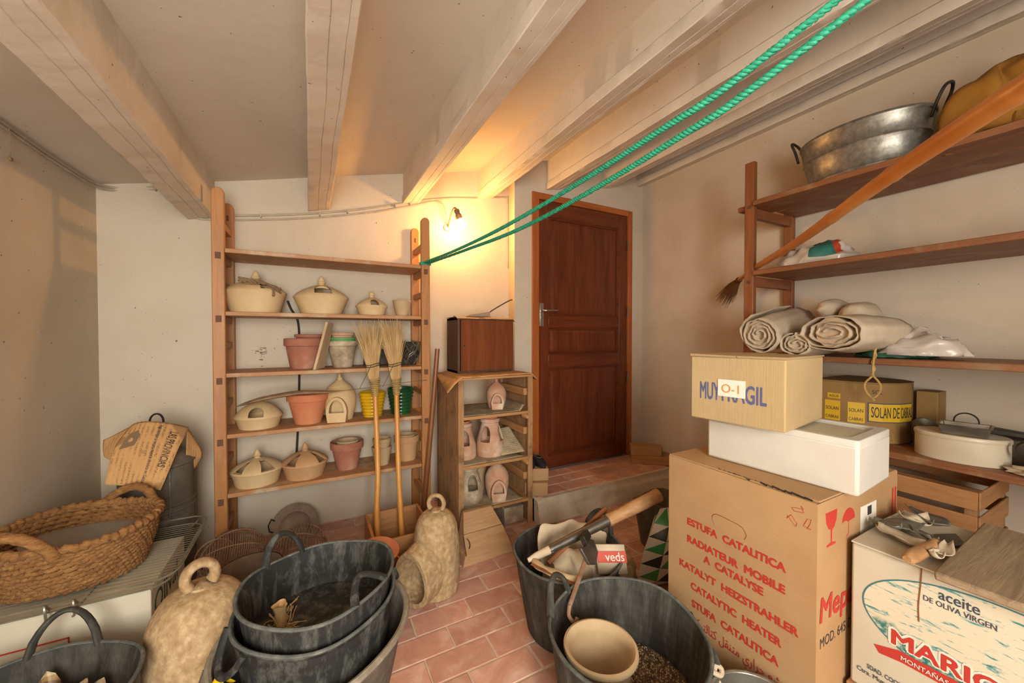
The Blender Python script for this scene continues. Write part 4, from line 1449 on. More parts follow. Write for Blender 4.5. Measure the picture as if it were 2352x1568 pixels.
# ------------------------------------------------------------------ big clay feeder jugs
def feeder(label, loc, r, h, rotz, mouth=True, lean=0.0, ringrot=0.0, group='tall crusted clay feeders'):
    t = thing('clay_feeder', label, 'clay jug', loc, rotz, group)
    hb = h * 0.80

    def wob(rr, z, a):
        q = 1 + 0.018 * nz((math.cos(a), math.sin(a), z * 6), 2.0, r * 50)
        return rr * q + 0.0012 * math.sin(z * 330 + 2 * a), z
    prof = [(0, 0), (r * 0.92, 0), (r * 0.96, 0.008)]
    prof += [(r * (0.97 + 0.04 * math.sin(PI * s)), hb * (0.05 + 0.55 * s)) for s in [i / 10 for i in range(11)]]
    prof += [(r * (0.22 + 0.75 * math.cos(s * PI / 2) ** 0.75), hb * 0.60 + hb * 0.37 * math.sin(s * PI / 2)) for s in [i / 9 for i in range(1, 10)]]
    prof += [(r * 0.2, hb * 0.985), (0, hb)]
    m = MB().lathe(prof, 72, wob=wob)
    o = part('jug_body', m, M['jug'], t, smooth=60)
    if mouth:
        # flared hood reaching out to the front (-y) with an arched mouth
        def ring(y, wdt, z0, z1, n=21):
            return [(wdt * math.cos(a), y, z0 + (z1 - z0) * (0.42 + 0.58 * math.sin(a)) if math.sin(a) >= 0 else z0 + (z1 - z0) * 0.42 * (1 + math.sin(a))) for a in arc(n, 0, 2 * PI)[:-1]]
        hood = MB()
        secs = [ring(0.0, r * 0.85, 0, h * 0.60), ring(-r * 0.9, r * 0.92, 0, h * 0.565), ring(-r * 1.25, r * 0.92, 0.0, h * 0.53), ring(-r * 1.46, r * 0.96, 0.006, h * 0.52), ring(-r * 1.52, r * 0.94, 0.012, h * 0.51)]
        k = len(secs[0])
        vs = [p for s in secs for p in s]
        fs = [tuple(range(k)), tuple(range(len(vs) - 1, len(vs) - k - 1, -1))]
        for i in range(len(secs) - 1):
            fs += [(i * k + (j + 1) % k, i * k + j, (i + 1) * k + j, (i + 1) * k + (j + 1) % k) for j in range(k)]
        hood.add(vs, fs)
        cut = MB()
        secs = [ring(r * 0.3, r * 0.55, 0.03, h * 0.30), ring(-r * 0.7, r * 0.64, 0.03, h * 0.40), ring(-r * 1.3, r * 0.78, 0.03, h * 0.46), ring(-r * 1.8, r * 0.82, 0.03, h * 0.475)]
        vs = [p for s in secs for p in s]
        fs = [tuple(range(k)), tuple(range(len(vs) - 1, len(vs) - k - 1, -1))]
        for i in range(len(secs) - 1):
            fs += [(i * k + (j + 1) % k, i * k + j, (i + 1) * k + j, (i + 1) * k + (j + 1) % k) for j in range(k)]
        cut.add(vs, fs)
        boolean(o, [hood], 'UNION')
        boolean(o, [cut])
    R = Matrix.Rotation(ringrot, 3, 'Z')
    rr = r * (0.34 if mouth else 0.27)
    tk = 1.0 if mouth else 1.45
    m = MB().tube([R @ Vector((rr * math.cos(a), 0, hb + rr * 0.62 + rr * 1.05 * math.sin(a))) for a in arc(25, -PI * 0.22, PI * 1.22)], [tk * r * (0.135 - 0.025 * math.sin(PI * i / 24)) for i in range(25)], 12, flat=0.75 if mouth else 0.6)
    part('loop_handle', m, M['jug'], t, smooth=60)
    return t


feeder('large crusted clay feeder jug in front of the white carton', (-0.312, 1.512, 0.001), 0.140, 0.520, math.radians(150), mouth=False, ringrot=0.9)
feeder('crusted clay feeder with open arched mouth standing on the tiles', (0.520, 1.735, 0.001), 0.108, 0.480, math.radians(-60), mouth=True, ringrot=0.45)


# ------------------------------------------------------------------ rubber tubs
def tub(label, loc, r, h, mat, base=0.74, handles=((0, 'up'),), warp=0.02, warp_ph=0.0, group='black rubber tubs', rimw=0.007, tilt=None, hz=0.075, htw=0.30, contents=None, zwarp=0.008):
    t = thing('rubber_tub', label, 'tub', loc, 0, group)

    def wob(rr, z, a):
        k = z / h
        return rr * (1 + warp * k * math.cos(2 * (a - warp_ph))), z + zwarp * k * k * math.cos(2 * (a - warp_ph) + 0.9) + 0.003 * k * math.sin(5 * a)
    b = r * base
    prof = [(0, 0), (b, 0), (b + 0.004, 0.006)]
    prof += [(b + (r - b) * (s ** 0.85), h * s) for s in (0.15, 0.3, 0.45, 0.6, 0.75, 0.9, 0.955)]
    prof += [(r + rimw * 0.6, h * 0.965), (r + rimw, h * 0.985), (r + rimw * 0.5, h), (r - 0.004, h - 0.001)]
    prof += [(b + (r - b) * (s ** 0.85) - 0.006, h * s) for s in (0.9, 0.7, 0.5, 0.3, 0.12)]
    prof += [(b - 0.006, 0.012), (0, 0.012)]
    part('tub_wall', MB().lathe(prof, 72, wob=wob), M[mat], t, smooth=45)
    rp = []
    for i in range(72):
        a = 2 * PI * i / 72
        rr, zz = wob(r + rimw * 0.35, h, a)
        rp.append((rr * math.cos(a), rr * math.sin(a), zz - 0.001))
    part('rim', MB().tube(rp, rimw * 0.72, 8, closed=True), M['rub_grim' if mat == 'rub_g' else 'rub_rim'], t)
    for a0, kind in handles:
        pts = []
        for i in range(15):
            s = i / 14
            a = a0 + htw * (2 * s - 1)
            e = math.sin(PI * s)
            rr, zz = wob(r + 0.003, h, a)
            if kind == 'up':
                q = rr + 0.012 * e
                z = zz - 0.006 + hz * e ** 0.62
            elif kind == 'in':
                q = rr - hz * 0.62 * e ** 0.7
                z = zz + hz * 0.40 * e ** 0.7
            else:
                q = rr + hz * 0.34 * e ** 0.6 + 0.004
                z = zz - 0.008 - hz * 0.85 * e ** 0.6
            pts.append((q * math.cos(a), q * math.sin(a), z))
        part('handle', MB().tube(pts, [0.0125 - 0.003 * math.sin(PI * i / 14) for i in range(15)], 10, flat=0.75), M[mat], t)
    if tilt:
        t.rotation_euler = tilt
    return t


# corner tub with plaid cloth
tub('black rubber tub in the corner holding a plaid cloth', (-0.622, 1.318, 0.001), 0.213, 0.325, 'rub', handles=((math.radians(88), 'up'), (math.radians(-92), 'up')), warp=0.03, htw=0.34, hz=0.10)


def plaid_mat():
    m, nt, b = new_mat('plaid_cloth')
    setp(b, 0.9, 0, 0.1)
    cols = None
    for ax, off in (('X', 0.0), ('Y', 0.7)):
        wv = N(nt, 'ShaderNodeTexWave', wave_type='BANDS', bands_direction=ax, wave_profile='SAW')
        wv.inputs['Scale'].default_value = 8.0
        wv.inputs['Distortion'].default_value = 0.25
        wv.inputs['Phase Offset'].default_value = off
        nt.links.new(coords(nt), wv.inputs['Vector'])
        c = ramp(nt, wv.outputs['Fac'], [(0.0, lin('#c4ad88')), (0.38, lin('#bfa680')), (0.40, lin('#4a3f48')), (0.58, lin('#4a3f48')), (0.60, lin('#b0935f')), (0.84, lin('#a8885a')), (0.86, lin('#e0d2b4'))])
        cols = c if cols is None else mix(nt, 0.5, cols, c)
    nt.links.new(cols, b.inputs['Base Color'])
    return m


M['plaid'] = plaid_mat()


def heap(name, label, cat, loc, rx, ry, rz, mat, seed, amp=0.25, sc_=7.0, n=48, k=24, rot=0.0, group=None, flatb=True, sub=0, boxy=0.0):
    def dist(q, p):
        if boxy:
            g = max(0.25, math.sqrt(max(0, 1 - p.z * p.z))) ** (-boxy)
            q = Vector((q.x * g, q.y * g, q.z))
        d = 1 + amp * nz(p, sc_ * 0.35, seed) + amp * 0.5 * nz(p, sc_ * 0.9, seed + 5)
        v = Vector((q.x * d, q.y * d, q.z * d))
        if flatb and v.z < 0:
            v.z *= 0.05
        return v
    m = MB().ball((0, 0, 0), rx, ry, rz, n, k, dist=dist)
    zmin = min(p.z for p in m.v)
    for p in m.v:
        p.z -= zmin
    return solo(name, m, M[mat], label, cat, loc, rot, group, smooth=60, sub=sub)


heap('plaid_cloth', 'crumpled plaid cloth lying in the corner tub', 'cloth', (-0.600, 1.345, 0.014), 0.135, 0.13, 0.255, 'plaid', 2.0, 0.22, 11, rot=0.5, boxy=0.62)

# stack of three tubs in the middle
TX, TY = 0.020, 1.285
tub('grey-brown thick-rimmed tub at the bottom of the stack', (TX - 0.004, TY - 0.006, 0.001), 0.250, 0.310, 'rub_g', 0.70, handles=((math.radians(203), 'down'),), rimw=0.014, warp=0.035, warp_ph=0.5, zwarp=0.012)
tub('black lime-splashed tub in the middle of the stack', (TX, TY, 0.034), 0.214, 0.372, 'rub_s', 0.76, handles=((math.radians(203), 'down'), (math.radians(23), 'down')), warp=0.02, warp_ph=0.6, tilt=None)
tub('black scratched tub on top of the stack with straw inside', (TX + 0.004, TY + 0.006, 0.318), 0.206, 0.145, 'rub_s', 0.90, handles=((math.radians(122), 'up'), (math.radians(-50), 'in')), warp=0.025, warp_ph=0.4, hz=0.085)
# embossed dots on the middle tub's handles
m = MB()
rnd = random.Random(21)
zf = 0.331
for k in range(46):
    a = rnd.uniform(2.4, 4.2)
    rr = 0.06 + 0.07 * rnd.random()
    c = Vector((TX - 0.055 + 0.06 * math.cos(a) * rr * 10, TY + 0.02 + 0.05 * rnd.uniform(-1, 1), zf + 0.004))
    d = Vector((rnd.uniform(-1, 1), rnd.uniform(-1, 1), rnd.uniform(0.0, 0.9))).normalized()
    L_ = rnd.uniform(0.03, 0.075)
    m.tube([c, c + d * L_ * 0.5 + Vector((0, 0, 0.006)), c + d * L_], 0.0011, 4)
solo('straw_wisps', m, M['straw'], 'loose straw wisps lying inside the top tub', 'straw')
m = MB().lathe([(0, 0.0), (0.016, 0.0), (0.019, 0.02), (0.013, 0.038), (0.017, 0.06), (0.020, 0.066), (0.013, 0.062), (0.010, 0.04), (0, 0.035)], 20, wob=lambda r, z, a: (r * (1 + 0.2 * math.sin(3 * a + z * 60)), z))
solo('onion_stalk', m, M['straw'], 'dry brown stalk stump standing inside the top tub', 'stalk', (TX - 0.105, TY + 0.030, 0.331))
# yellow tape on the lowest tub's handle
m = MB()
c0 = Vector((TX - 0.232, TY - 0.098, 0.322))
for k in range(3):
    o_ = Vector((0.006 * k, -0.004 * k, -0.002 * k))
    m.tube(catmull([c0 + o_ + Vector(p) for p in [(0.012, 0.02, -0.015), (0.0, 0.0, 0.010), (-0.022, -0.020, -0.02), (-0.030, -0.030, -0.075 - 0.012 * k), (-0.018, -0.034, -0.13 - .01 * k)]], 5), [0.010 + 0.003 * math.sin(i * 0.6 + k) for i in range(21)], 8, flat=0.25)
solo('yellow_ribbon', m, M['yellow'], 'bright yellow plastic ribbon tied to handle of the lowest stacked tub', 'ribbon')

# tub with tools and paper bags
tub('black rubber tub filled with paper bags and hand tools', (0.934, 1.262, 0.001), 0.220, 0.320, 'rub', 0.74, handles=((math.radians(14), 'up'),), warp=0.02, warp_ph=0.2, hz=0.08)


def sheet(name, label, cat, P, mat, nu=10, nv=10, amp=0.012, seed=0, group=None, solid=0.004, uv=False, freq=9):
    """crumpled sheet through a 3x3 net of points"""
    P = [[Vector(p) for p in row] for row in P]

    def q(t, a, b, c):
        return a * ((1 - t) * (1 - 2 * t)) + b * (4 * t * (1 - t)) + c * (t * (2 * t - 1))

    def fn(u, v):
        rows = [q(u, *row) for row in P]
        p = q(v, *rows)
        return p + Vector((nz(p, freq, seed), nz(p, freq, seed + 9), nz(p, freq, seed + 17))) * amp
    m = MB().grid(fn, nu, nv)
    return solo(name, m, M[mat], label, cat, group=group, smooth=50, solid=solid), fn


z = 0.30
G_BAG = 'paper bags in the tool tub'
o, fbag = sheet('paper_bag', 'cream paper bag with red print standing up in the tool tub', 'bag', [[(0.84, 1.34, 0.02), (0.96, 1.36, 0.02), (1.05, 1.28, 0.02)], [(0.84, 1.325, 0.27), (0.98, 1.33, 0.28), (1.115, 1.235, 0.27)], [(0.86, 1.35, 0.385), (1.00, 1.35, 0.375), (1.125, 1.25, 0.355)]], 'canvas', 26, 26, 0.022, 3, G_BAG, 0.004, freq=15)
sheet('paper_bag', 'folded cream paper bag lying at the front of the tool tub', 'bag', [[(0.83, 1.17, 0.02), (0.88, 1.15, 0.02), (0.95, 1.16, 0.02)], [(0.80, 1.16, 0.262), (0.88, 1.15, 0.285), (0.97, 1.15, 0.265)], [(0.84, 1.24, 0.315), (0.91, 1.25, 0.325), (0.99, 1.24, 0.315)]], 'canvas', 24, 24, 0.018, 5, G_BAG, 0.004, freq=16)
sheet('paper_bag', 'rumpled white paper bag at the right of the tool tub', 'bag', [[(0.97, 1.16, 0.02), (1.01, 1.17, 0.02), (1.05, 1.20, 0.02)], [(0.955, 1.15, 0.27), (1.02, 1.15, 0.29), (1.075, 1.18, 0.27)], [(0.975, 1.21, 0.305), (1.04, 1.21, 0.312), (1.09, 1.21, 0.30)]], 'canvas', 24, 24, 0.016, 8, G_BAG, 0.004, freq=18)
_bag = bpy.data.objects['paper_bag']
m = MB()
ro = Vector((0.968, 1.112, 0.318))
rx, ru = Vector((0.88, -0.36, -0.06)).normalized(), Vector((0.05, 0.32, 0.93)).normalized()
m.add([ro, ro + rx * 0.11, ro + rx * 0.11 + ru * 0.05, ro + ru * 0.05], [(0, 1, 2, 3)])
pr = solo('printed_packet', MB().add([ro + Vector((0, 0, -.03)), ro + rx * 0.115 + Vector((0, 0, -.03)), ro + rx * 0.115 + ru * 0.075, ro + ru * 0.075], [(0, 1, 2, 3)]), M['canvas'], 'cream packet with red printed band in the tool tub', 'packet', solid=0.012)
nrm = rx.cross(ru) * 0.0075
part('red_band', MB().add([ro + nrm + ru * 0.012, ro + nrm + rx * 0.115 + ru * 0.012, ro + nrm + rx * 0.115 + ru * 0.052, ro + nrm + ru * 0.052], [(0, 1, 2, 3)]), M['plastic_r'], pr)
lettering('veds', lambda x, y: ro + nrm * 1.1 + rx * (x + 0.03) + ru * (y + 0.018), M['label_w'], pr, width=0.075, height=0.03, bold=0.006)

t = thing('long_tool', 'long iron tool with pale wooden handle resting across the tool tub', 'tool', (0, 0, 0))
A, B = Vector((0.760, 1.228, 0.352)), Vector((1.303, 1.118, 0.522))
D_ = B - A
part('iron_shaft', MB().tube([A + D_ * s for s in (0.10, 0.3, 0.58)], [0.016, 0.019, 0.021], 12), M['steelgrey'], t)
part('wooden_handle', MB().tube(catmull([A + D_ * s for s in (0.56, 0.6, 0.75, 0.9, 1.0)], 4), [0.021, 0.0245, 0.0255, 0.025, 0.0245, 0.024, 0.024, 0.025, 0.026, 0.027, 0.0275, 0.0275, 0.027, 0.027, 0.028, 0.029, 0.028], 14), M['handle_w'], t)
part('tang_tip', MB().tube([A + D_ * s for s in (-0.06, 0.0, 0.12)], [0.008, 0.014, 0.016], 10), M['canvas'], t)
t = thing('hooked_branch', 'pale forked branch hooked over the rim of the tool tub', 'branch', (0, 0, 0))
part('wood', MB().tube(catmull([(0.880, 1.222, 0.368), (0.800, 1.235, 0.352), (0.750, 1.225, 0.343), (0.752, 1.170, 0.340), (0.785, 1.105, 0.340), (0.83, 1.05, 0.338)], 6), [0.014 + 0.002 * math.sin(i * 0.9) for i in range(31)], 10), M['beige'], t)
m = MB().tube(catmull([(0.722, 1.20, 0.348), (0.76, 1.13, 0.343), (0.80, 1.06, 0.336), (0.83, 1.02, 0.325)], 5), [0.006 + 0.004 * math.sin(PI * i / 15) for i in range(16)], 8, flat=0.4)
solo('curved_blade', m, M['cane'], 'curved brown blade leaning at the near rim of the tool tub', 'blade')
m = MB().tube([(0.80, 1.205, 0.325), (0.96, 1.215, 0.40), (1.105, 1.225, 0.462)], [0.009, 0.009, 0.011], 8)
solo('thin_stick', m, M['cane'], 'thin brown stick behind the long tool in the tub', 'stick')
t = thing('hatchet', 'rusty pruning hatchet hanging over the rim between the two tubs', 'hatchet', (0, 0, 0))
hA, hB = Vector((0.912, 1.104, 0.392)), Vector((0.728, 0.972, 0.335))
part('shaft', MB().tube([hA, hA + (hB - hA) * 0.5, hB], [0.009, 0.008, 0.007], 8, flat=0.7), M['rust'], t)
T = Matrix.Translation(hA) @ Matrix.Rotation(math.radians(35), 4, 'Z') @ Matrix.Rotation(math.radians(60), 4, 'X')
part('blade', MB().prism([(-0.055, -0.02), (-0.01, -0.045), (0.05, -0.03), (0.062, 0.01), (0.03, 0.035), (-0.02, 0.028), (-0.06, 0.04)], 0.012, T), M['steelgrey'], t, bevel=0.002)
part('head_block', MB().box(-0.012, 0.045, 0.03, 0.06, -0.004, 0.018, M=T), M['iron'], t, bevel=0.002)
part('hook_end', MB().tube(catmull([hB, hB + Vector((-0.012, -0.012, -0.02)), hB + Vector((-0.004, -0.03, -0.035)), hB + Vector((0.008, -0.03, -0.022))], 4), 0.0065, 8), M['rust'], t)

# front tub with clay pot and soil
FX, FY = 0.800, 0.800
tub('black rubber tub nearest the heater carton with pot and soil', (FX, FY, 0.001), 0.222, 0.352, 'rub', 0.76, handles=((math.radians(118), 'up'), (math.radians(-28), 'down')), warp=0.02, warp_ph=0.9, hz=0.085)
m = MB()


def soil(u, v):
    a, r = 2 * PI * u, 0.186 * v
    x, y = r * math.cos(a), r * math.sin(a)
    return (x, y, 0.165 + 0.10 * max(0, x * 0.75 - y * 0.2 + 0.03) + 0.010 * nz((x, y, 0), 22, 1) + 0.005 * nz((x, y, 0), 60, 2))


m.grid(soil, 90, 30, cu=True)
o = solo('potting_soil', m, M['soil'], 'dark crumbly soil heaped in the front rubber tub', 'soil', (FX, FY, 0.0), smooth=60)
o['kind'] = 'stuff'
m = MB()
rnd = random.Random(9)
for k in range(900):
    a, r = rnd.uniform(-1.4, 1.2), 0.18 * math.sqrt(rnd.random())
    p = soil(a / (2 * PI), r / 0.186)
    s = rnd.uniform(0.0008, 0.0022)
    T = Matrix.Translation((p[0], p[1], p[2] + s * 0.4)) @ Matrix.Rotation(rnd.uniform(0, 3), 4, 'Z')
    m.hexa([(-s, -s, -s), (s, -s, -s * .8), (s, s, -s), (-s, s, -s)], [(-s * .6, -s * .7, s), (s * .7, -s * .5, s * .8), (s * .6, s * .6, s), (-s * .5, s * .7, s * .7)], M=T)
o2 = part('soil_crumbs', m, M['beige'], o)
o2['kind'] = 'stuff'
t = thing('clay_pot', 'wide plain beige clay pot standing in the soil of the front tub', 'pot', (0.715, 0.812, 0.150), 0)
part('pot_wall', MB().lathe([(0, 0), (0.075, 0), (0.084, 0.12), (0.090, 0.155), (0.101, 0.162), (0.104, 0.170), (0.102, 0.178), (0.095, 0.180), (0.088, 0.174), (0.084, 0.150), (0.086, 0.13), (0.081, 0.12), (0.082, 0.10), (0.077, 0.085), (0.076, 0.06), (0.068, 0.02), (0, 0.018)], 64), M['beige'], t)

# zinc bucket at the lower edge
t = thing('zinc_bucket', 'small zinc bucket with knotted cord beside the heater carton', 'bucket', (0.965, 0.515, 0.001), 0)
part('bucket_wall', MB().lathe([(0, 0), (0.075, 0), (0.112, 0.27), (0.116, 0.272), (0.116, 0.28), (0.108, 0.28), (0.072, 0.01), (0, 0.01)], 48), M['zinc_d'], t)
part('rim_wire', MB().tube([(0.114 * math.cos(a), 0.114 * math.sin(a), 0.278) for a in arc(49, 0, 2 * PI)[:-1]], 0.006, 8, closed=True), M['zinc'], t)
m = MB().tube(catmull([(0.0, 0.108, 0.262), (-0.004, 0.120, 0.285), (0.006, 0.122, 0.300), (0.016, 0.114, 0.292), (0.004, 0.108, 0.284), (-0.012, 0.116, 0.292), (-0.02, 0.122, 0.298)], 5), 0.0065, 8)
part('knotted_cord', m, M['cloth_b'], t)

# ------------------------------------------------------------------ white carton, wire tray, basket, oil drum on the left
BX0, BX1, BY0, BY1, BZ = -0.940, -0.472, 1.660, 2.040, 0.358
t = thing('white_carton', 'white cardboard carton with green lettering under the esparto basket', 'box', (0, 0, 0))
part('carton_body', MB().box(BX0, BX1, BY0, BY1, 0.001, BZ - 0.004), M['card_w'], t, bevel=0.004)
part('top_flap', MB().hexa([(BX0, BY0 - 0.002, BZ - 0.003), (-0.640, BY0 - 0.002, BZ - 0.003), (-0.640, BY1, BZ - 0.003), (BX0, BY1, BZ - 0.003)], [(BX0, BY0 - 0.002, BZ + 0.001), (-0.640, BY0 - 0.002, BZ + 0.004), (-0.640, BY1, BZ + 0.002), (BX0, BY1, BZ + 0.001)]), M['card_w'], t)
part('top_flap', MB().hexa([(-0.636, BY0 - 0.003, BZ - 0.003), (BX1, BY0 - 0.003, BZ - 0.003), (BX1, BY1, BZ - 0.003), (-0.636, BY1, BZ - 0.003)], [(-0.636, BY0 - 0.003, BZ + 0.001), (BX1, BY0 - 0.003, BZ + 0.001), (BX1, BY1, BZ + 0.001), (-0.636, BY1, BZ + 0.001)]), M['card_w'], t)
lettering('Olival', plane_fn((BX1 + 0.0005, 1.690, 0.245), (0, 1, 0), (0, 0, 1)), M['ink_green'], t, width=0.25, height=0.075, bold=-0.01, label='dark green lettering')
m = MB()
for x0, x1, z0, z1 in ((-0.810, -0.662, 0.268, 0.2715), (-0.812, -0.809, 0.05, 0.2715), (-0.664, -0.661, 0.05, 0.2715)):
    m.box(x0, x1, BY0 - 0.0035, BY0 - 0.0005, z0, z1)
part('red_frame_print', m, M['ink_red'], t)

t = thing('wire_tray', 'chromed wire oven tray lying on the white carton', 'tray', (0, 0, 0))


def rrect(x0, x1, y0, y1, r, z, n=7):
    pts = []
    for cx, cy, a0 in ((x1 - r, y0 + r, -PI / 2), (x1 - r, y1 - r, 0), (x0 + r, y1 - r, PI / 2), (x0 + r, y0 + r, PI)):
        pts += [(cx + r * math.cos(a0 + a), cy + r * math.sin(a0 + a), z) for a in arc(n, 0, PI / 2)]
    return pts


part('upper_rail', MB().tube(rrect(-0.942, -0.405, 1.640, 2.150, 0.07, 0.392), 0.0032, 6, closed=True), M['wire'], t)
part('lower_rail', MB().tube(rrect(-0.935, -0.425, 1.650, 2.140, 0.06, 0.3665), 0.0028, 6, closed=True), M['wire'], t)
m = MB()
for k in range(23):
    y = 1.665 + k * 0.0205
    e = 0.0 if 1.70 < y < 2.09 else 0.03
    m.tube([(-0.938 + e, y, 0.390), (-0.930 + e, y, 0.368), (-0.430 - e, y, 0.368), (-0.408 - e, y, 0.391)], 0.0013, 5)
part('cross_wires', m, M['wire'], t)
for x in (-0.700, -0.640):
    m = MB().tube(catmull([(x, 1.655, 0.372), (x, 1.630, 0.398), (x + 0.004, 1.622, 0.385), (x + 0.003, 1.628, 0.355), (x - 0.004, 1.636, 0.345)], 4), 0.0035, 6)
    part('wire_clip', m, M['wire'], t)

KX, KY, KZ = -0.722, 1.882, 0.372
bk = thing('esparto_basket', 'brown woven esparto basket with two rope handles on the wire tray', 'basket', (KX, KY, KZ), 0)
BH, BR0, BR1 = 0.158, 0.165, 0.205


def braid(r, z, rad, seed, tw=26):
    P, R_ = [], []
    n = 230
    for i in range(n):
        a = 2 * PI * i / n
        w_ = 1 + 0.025 * math.cos(2 * a + 0.4)
        P.append((r * w_ * math.cos(a), r * w_ * math.sin(a), z + 0.0026 * math.sin(tw * a + seed) + 0.005 * math.sin(3 * a + 0.4 * seed)))
        R_.append(rad * (1 + 0.22 * math.sin(2 * tw * a + seed * 2)))
    return P, R_


m = MB()
NB = 12
for k in range(NB):
    s = (k + 0.5) / NB
    r = BR0 + (BR1 - BR0) * s ** 0.8
    P, R_ = braid(r, BH * s + 0.004, 0.0088, k * 1.7, 38)
    m.tube(P, R_, 7, closed=True, flat=1.0)
part('braided_wall', m, M['esparto'], bk, smooth=60)
part('braided_base', MB().lathe([(0, 0.002), (BR0 * 0.9, 0.002), (BR0 + 0.002, 0.012), (BR0 - 0.004, 0.022), (0, 0.016)], 48), M['esparto'], bk)
P, R_ = braid(BR1 + 0.002, BH + 0.006, 0.0135, 3.3, 30)
part('rim_braid', MB().tube(P, R_, 8, closed=True), M['esparto'], bk, smooth=60)
for a0, up in ((math.radians(250), 0.088), (math.radians(67), 0.062)):
    pts = []
    for i in range(19):
        s = i / 18
        a = a0 + 0.48 * (2 * s - 1)
        e = math.sin(PI * s) ** 0.7
        r = BR1 + 0.006 + 0.012 * e
        pts.append((r * math.cos(a), r * math.sin(a), BH - 0.012 + up * e))
    part('rope_handle', MB().tube(pts, [0.0155 + 0.0015 * math.sin(i * 2.2) for i in range(19)], 10), M['esparto'], bk, smooth=60)
t = thing('metal_bowl', 'shallow grey metal bowl lying inside the esparto basket', 'bowl', (KX + 0.012, KY + 0.012, KZ + 0.060), 0)
t.rotation_euler = (math.radians(-7), math.radians(4), 0)
part('bowl_wall', MB().lathe([(0, 0), (0.06, 0.002), (0.085, 0.012), (0.150, 0.052), (0.156, 0.053), (0.156, 0.056), (0.148, 0.056), (0.084, 0.018), (0.06, 0.008), (0.042, 0.009), (0, 0.009)], 60), M['zinc_l'], t)
part('bowl_well', MB().lathe([(0, 0.0095), (0.055, 0.0095), (0.058, 0.0115), (0.05, 0.012), (0, 0.011)], 40), M['iron'], t)

dm = thing('oil_drum', 'dark zinc oil can with conical top and ring handle in the corner', 'can', (-0.632, 2.325, 0.0), 0)
prof = [(0, 0), (0.132, 0), (0.132, 0.395), (0.138, 0.400), (0.132, 0.405), (0.132, 0.422), (0.138, 0.427), (0.132, 0.432), (0.132, 0.60), (0.138, 0.606), (0.138, 0.613), (0.130, 0.618), (0.060, 0.720), (0.05, 0.755), (0.045, 0.775), (0, 0.778)]
part('drum_body', MB().lathe(prof, 52), M['zinc_d'], dm)
m = MB()
for a in (-1.0, 0.35):
    x, y = 0.134 * math.cos(a), 0.134 * math.sin(a)
    m.tube([(x, y, 0.01), (x, y, 0.60)], 0.004, 6)
part('seam', m, M['zinc'], dm)
part('ring_handle', MB().tube([(0.024 * math.cos(a), 0, 0.800 + 0.036 * math.sin(a)) for a in arc(21, -0.5, PI + 0.5)], 0.008, 8, flat=0.5), M['iron'], dm)
_, fnp = sheet('newspaper', 'large yellowed newspaper front page draped over the oil can', 'newspaper',
               [[(-0.736, 2.120, 0.598), (-0.655, 2.125, 0.572), (-0.568, 2.120, 0.540)], [(-0.735, 2.195, 0.712), (-0.640, 2.190, 0.708), (-0.530, 2.195, 0.672)], [(-0.712, 2.300, 0.795), (-0.635, 2.288, 0.808), (-0.512, 2.300, 0.765)]], 'news', 24, 24, 0.004, 2, 'newspapers on the oil can', 0.0015)
np1 = bpy.data.objects['newspaper.005'] if 'newspaper.005' in bpy.data.objects else _


def uv_grid(o, nu, nv, w_, h_):
    uv = o.data.uv_layers.new(name='uv')
    for lp in o.data.loops:
        i = lp.vertex_index
        uv.data[lp.index].uv = ((i // (nu + 1)) / nv * h_, (i % (nu + 1)) / nu * w_)


uv_grid(_, 24, 24, 0.17, 0.26)
NPW, NPH = 0.175, 0.275


def nmap(s0, t0, lift=0.0022):
    """text runs downwards on the sheet with letter tops towards its outer edge"""
    def f(x, y):
        u = s0 + y / NPW
        v = t0 - x / NPH
        p = fnp(u, v)
        e = 1e-3
        n = (fnp(u + e, v) - p).cross(fnp(u, v + e) - p).normalized()
        return p + n * lift
    return f


lettering('LAS PROVINCIAS', nmap(0.80, 0.84), M['ink_black'], _, width=0.155, height=0.020, bold=0.012)
lettering('Fuga consigue su tercera mayoria absoluta en Galicia', nmap(0.625, 0.93), M['ink_black'], _, width=0.245, height=0.010, bold=0.01)
m = MB()
q = [(0.10, 0.50), (0.34, 0.56), (0.37, 0.74), (0.30, 0.83), (0.16, 0.78)]
vs = []
for u, v in q:
    p = fnp(u, v)
    e = 1e-3
    n = (fnp(u + e, v) - p).cross(fnp(u, v + e) - p).normalized()
    vs.append(p + n * 0.003)
m.add(vs, [tuple(range(len(vs)))])
part('photo_print', m, flat('newsprint_photo_grey', '#7a6348', 0.85), _)
o, _f = sheet('newspaper', 'rear newspaper sheet poking out left of the front page on the can', 'newspaper',
              [[(-0.742, 2.230, 0.660), (-0.770, 2.245, 0.668), (-0.790, 2.265, 0.678)], [(-0.735, 2.275, 0.735), (-0.775, 2.295, 0.720), (-0.808, 2.310, 0.708)], [(-0.712, 2.310, 0.790), (-0.765, 2.325, 0.760), (-0.815, 2.335, 0.735)]], 'news', 10, 10, 0.003, 4, 'newspapers on the oil can', 0.0015)
uv_grid(o, 10, 10, 0.1, 0.1)
o, _f = sheet('newspaper', 'folded newspaper corner hanging down at the right of the oil can', 'newspaper',
              [[(-0.520, 2.312, 0.545), (-0.505, 2.335, 0.538), (-0.482, 2.365, 0.590)], [(-0.518, 2.292, 0.655), (-0.500, 2.325, 0.640), (-0.476, 2.360, 0.625)], [(-0.514, 2.300, 0.763), (-0.507, 2.325, 0.735), (-0.500, 2.345, 0.700)]], 'news', 10, 10, 0.004, 6, 'newspapers on the oil can', 0.0015)
uv_grid(o, 10, 10, 0.1, 0.15)

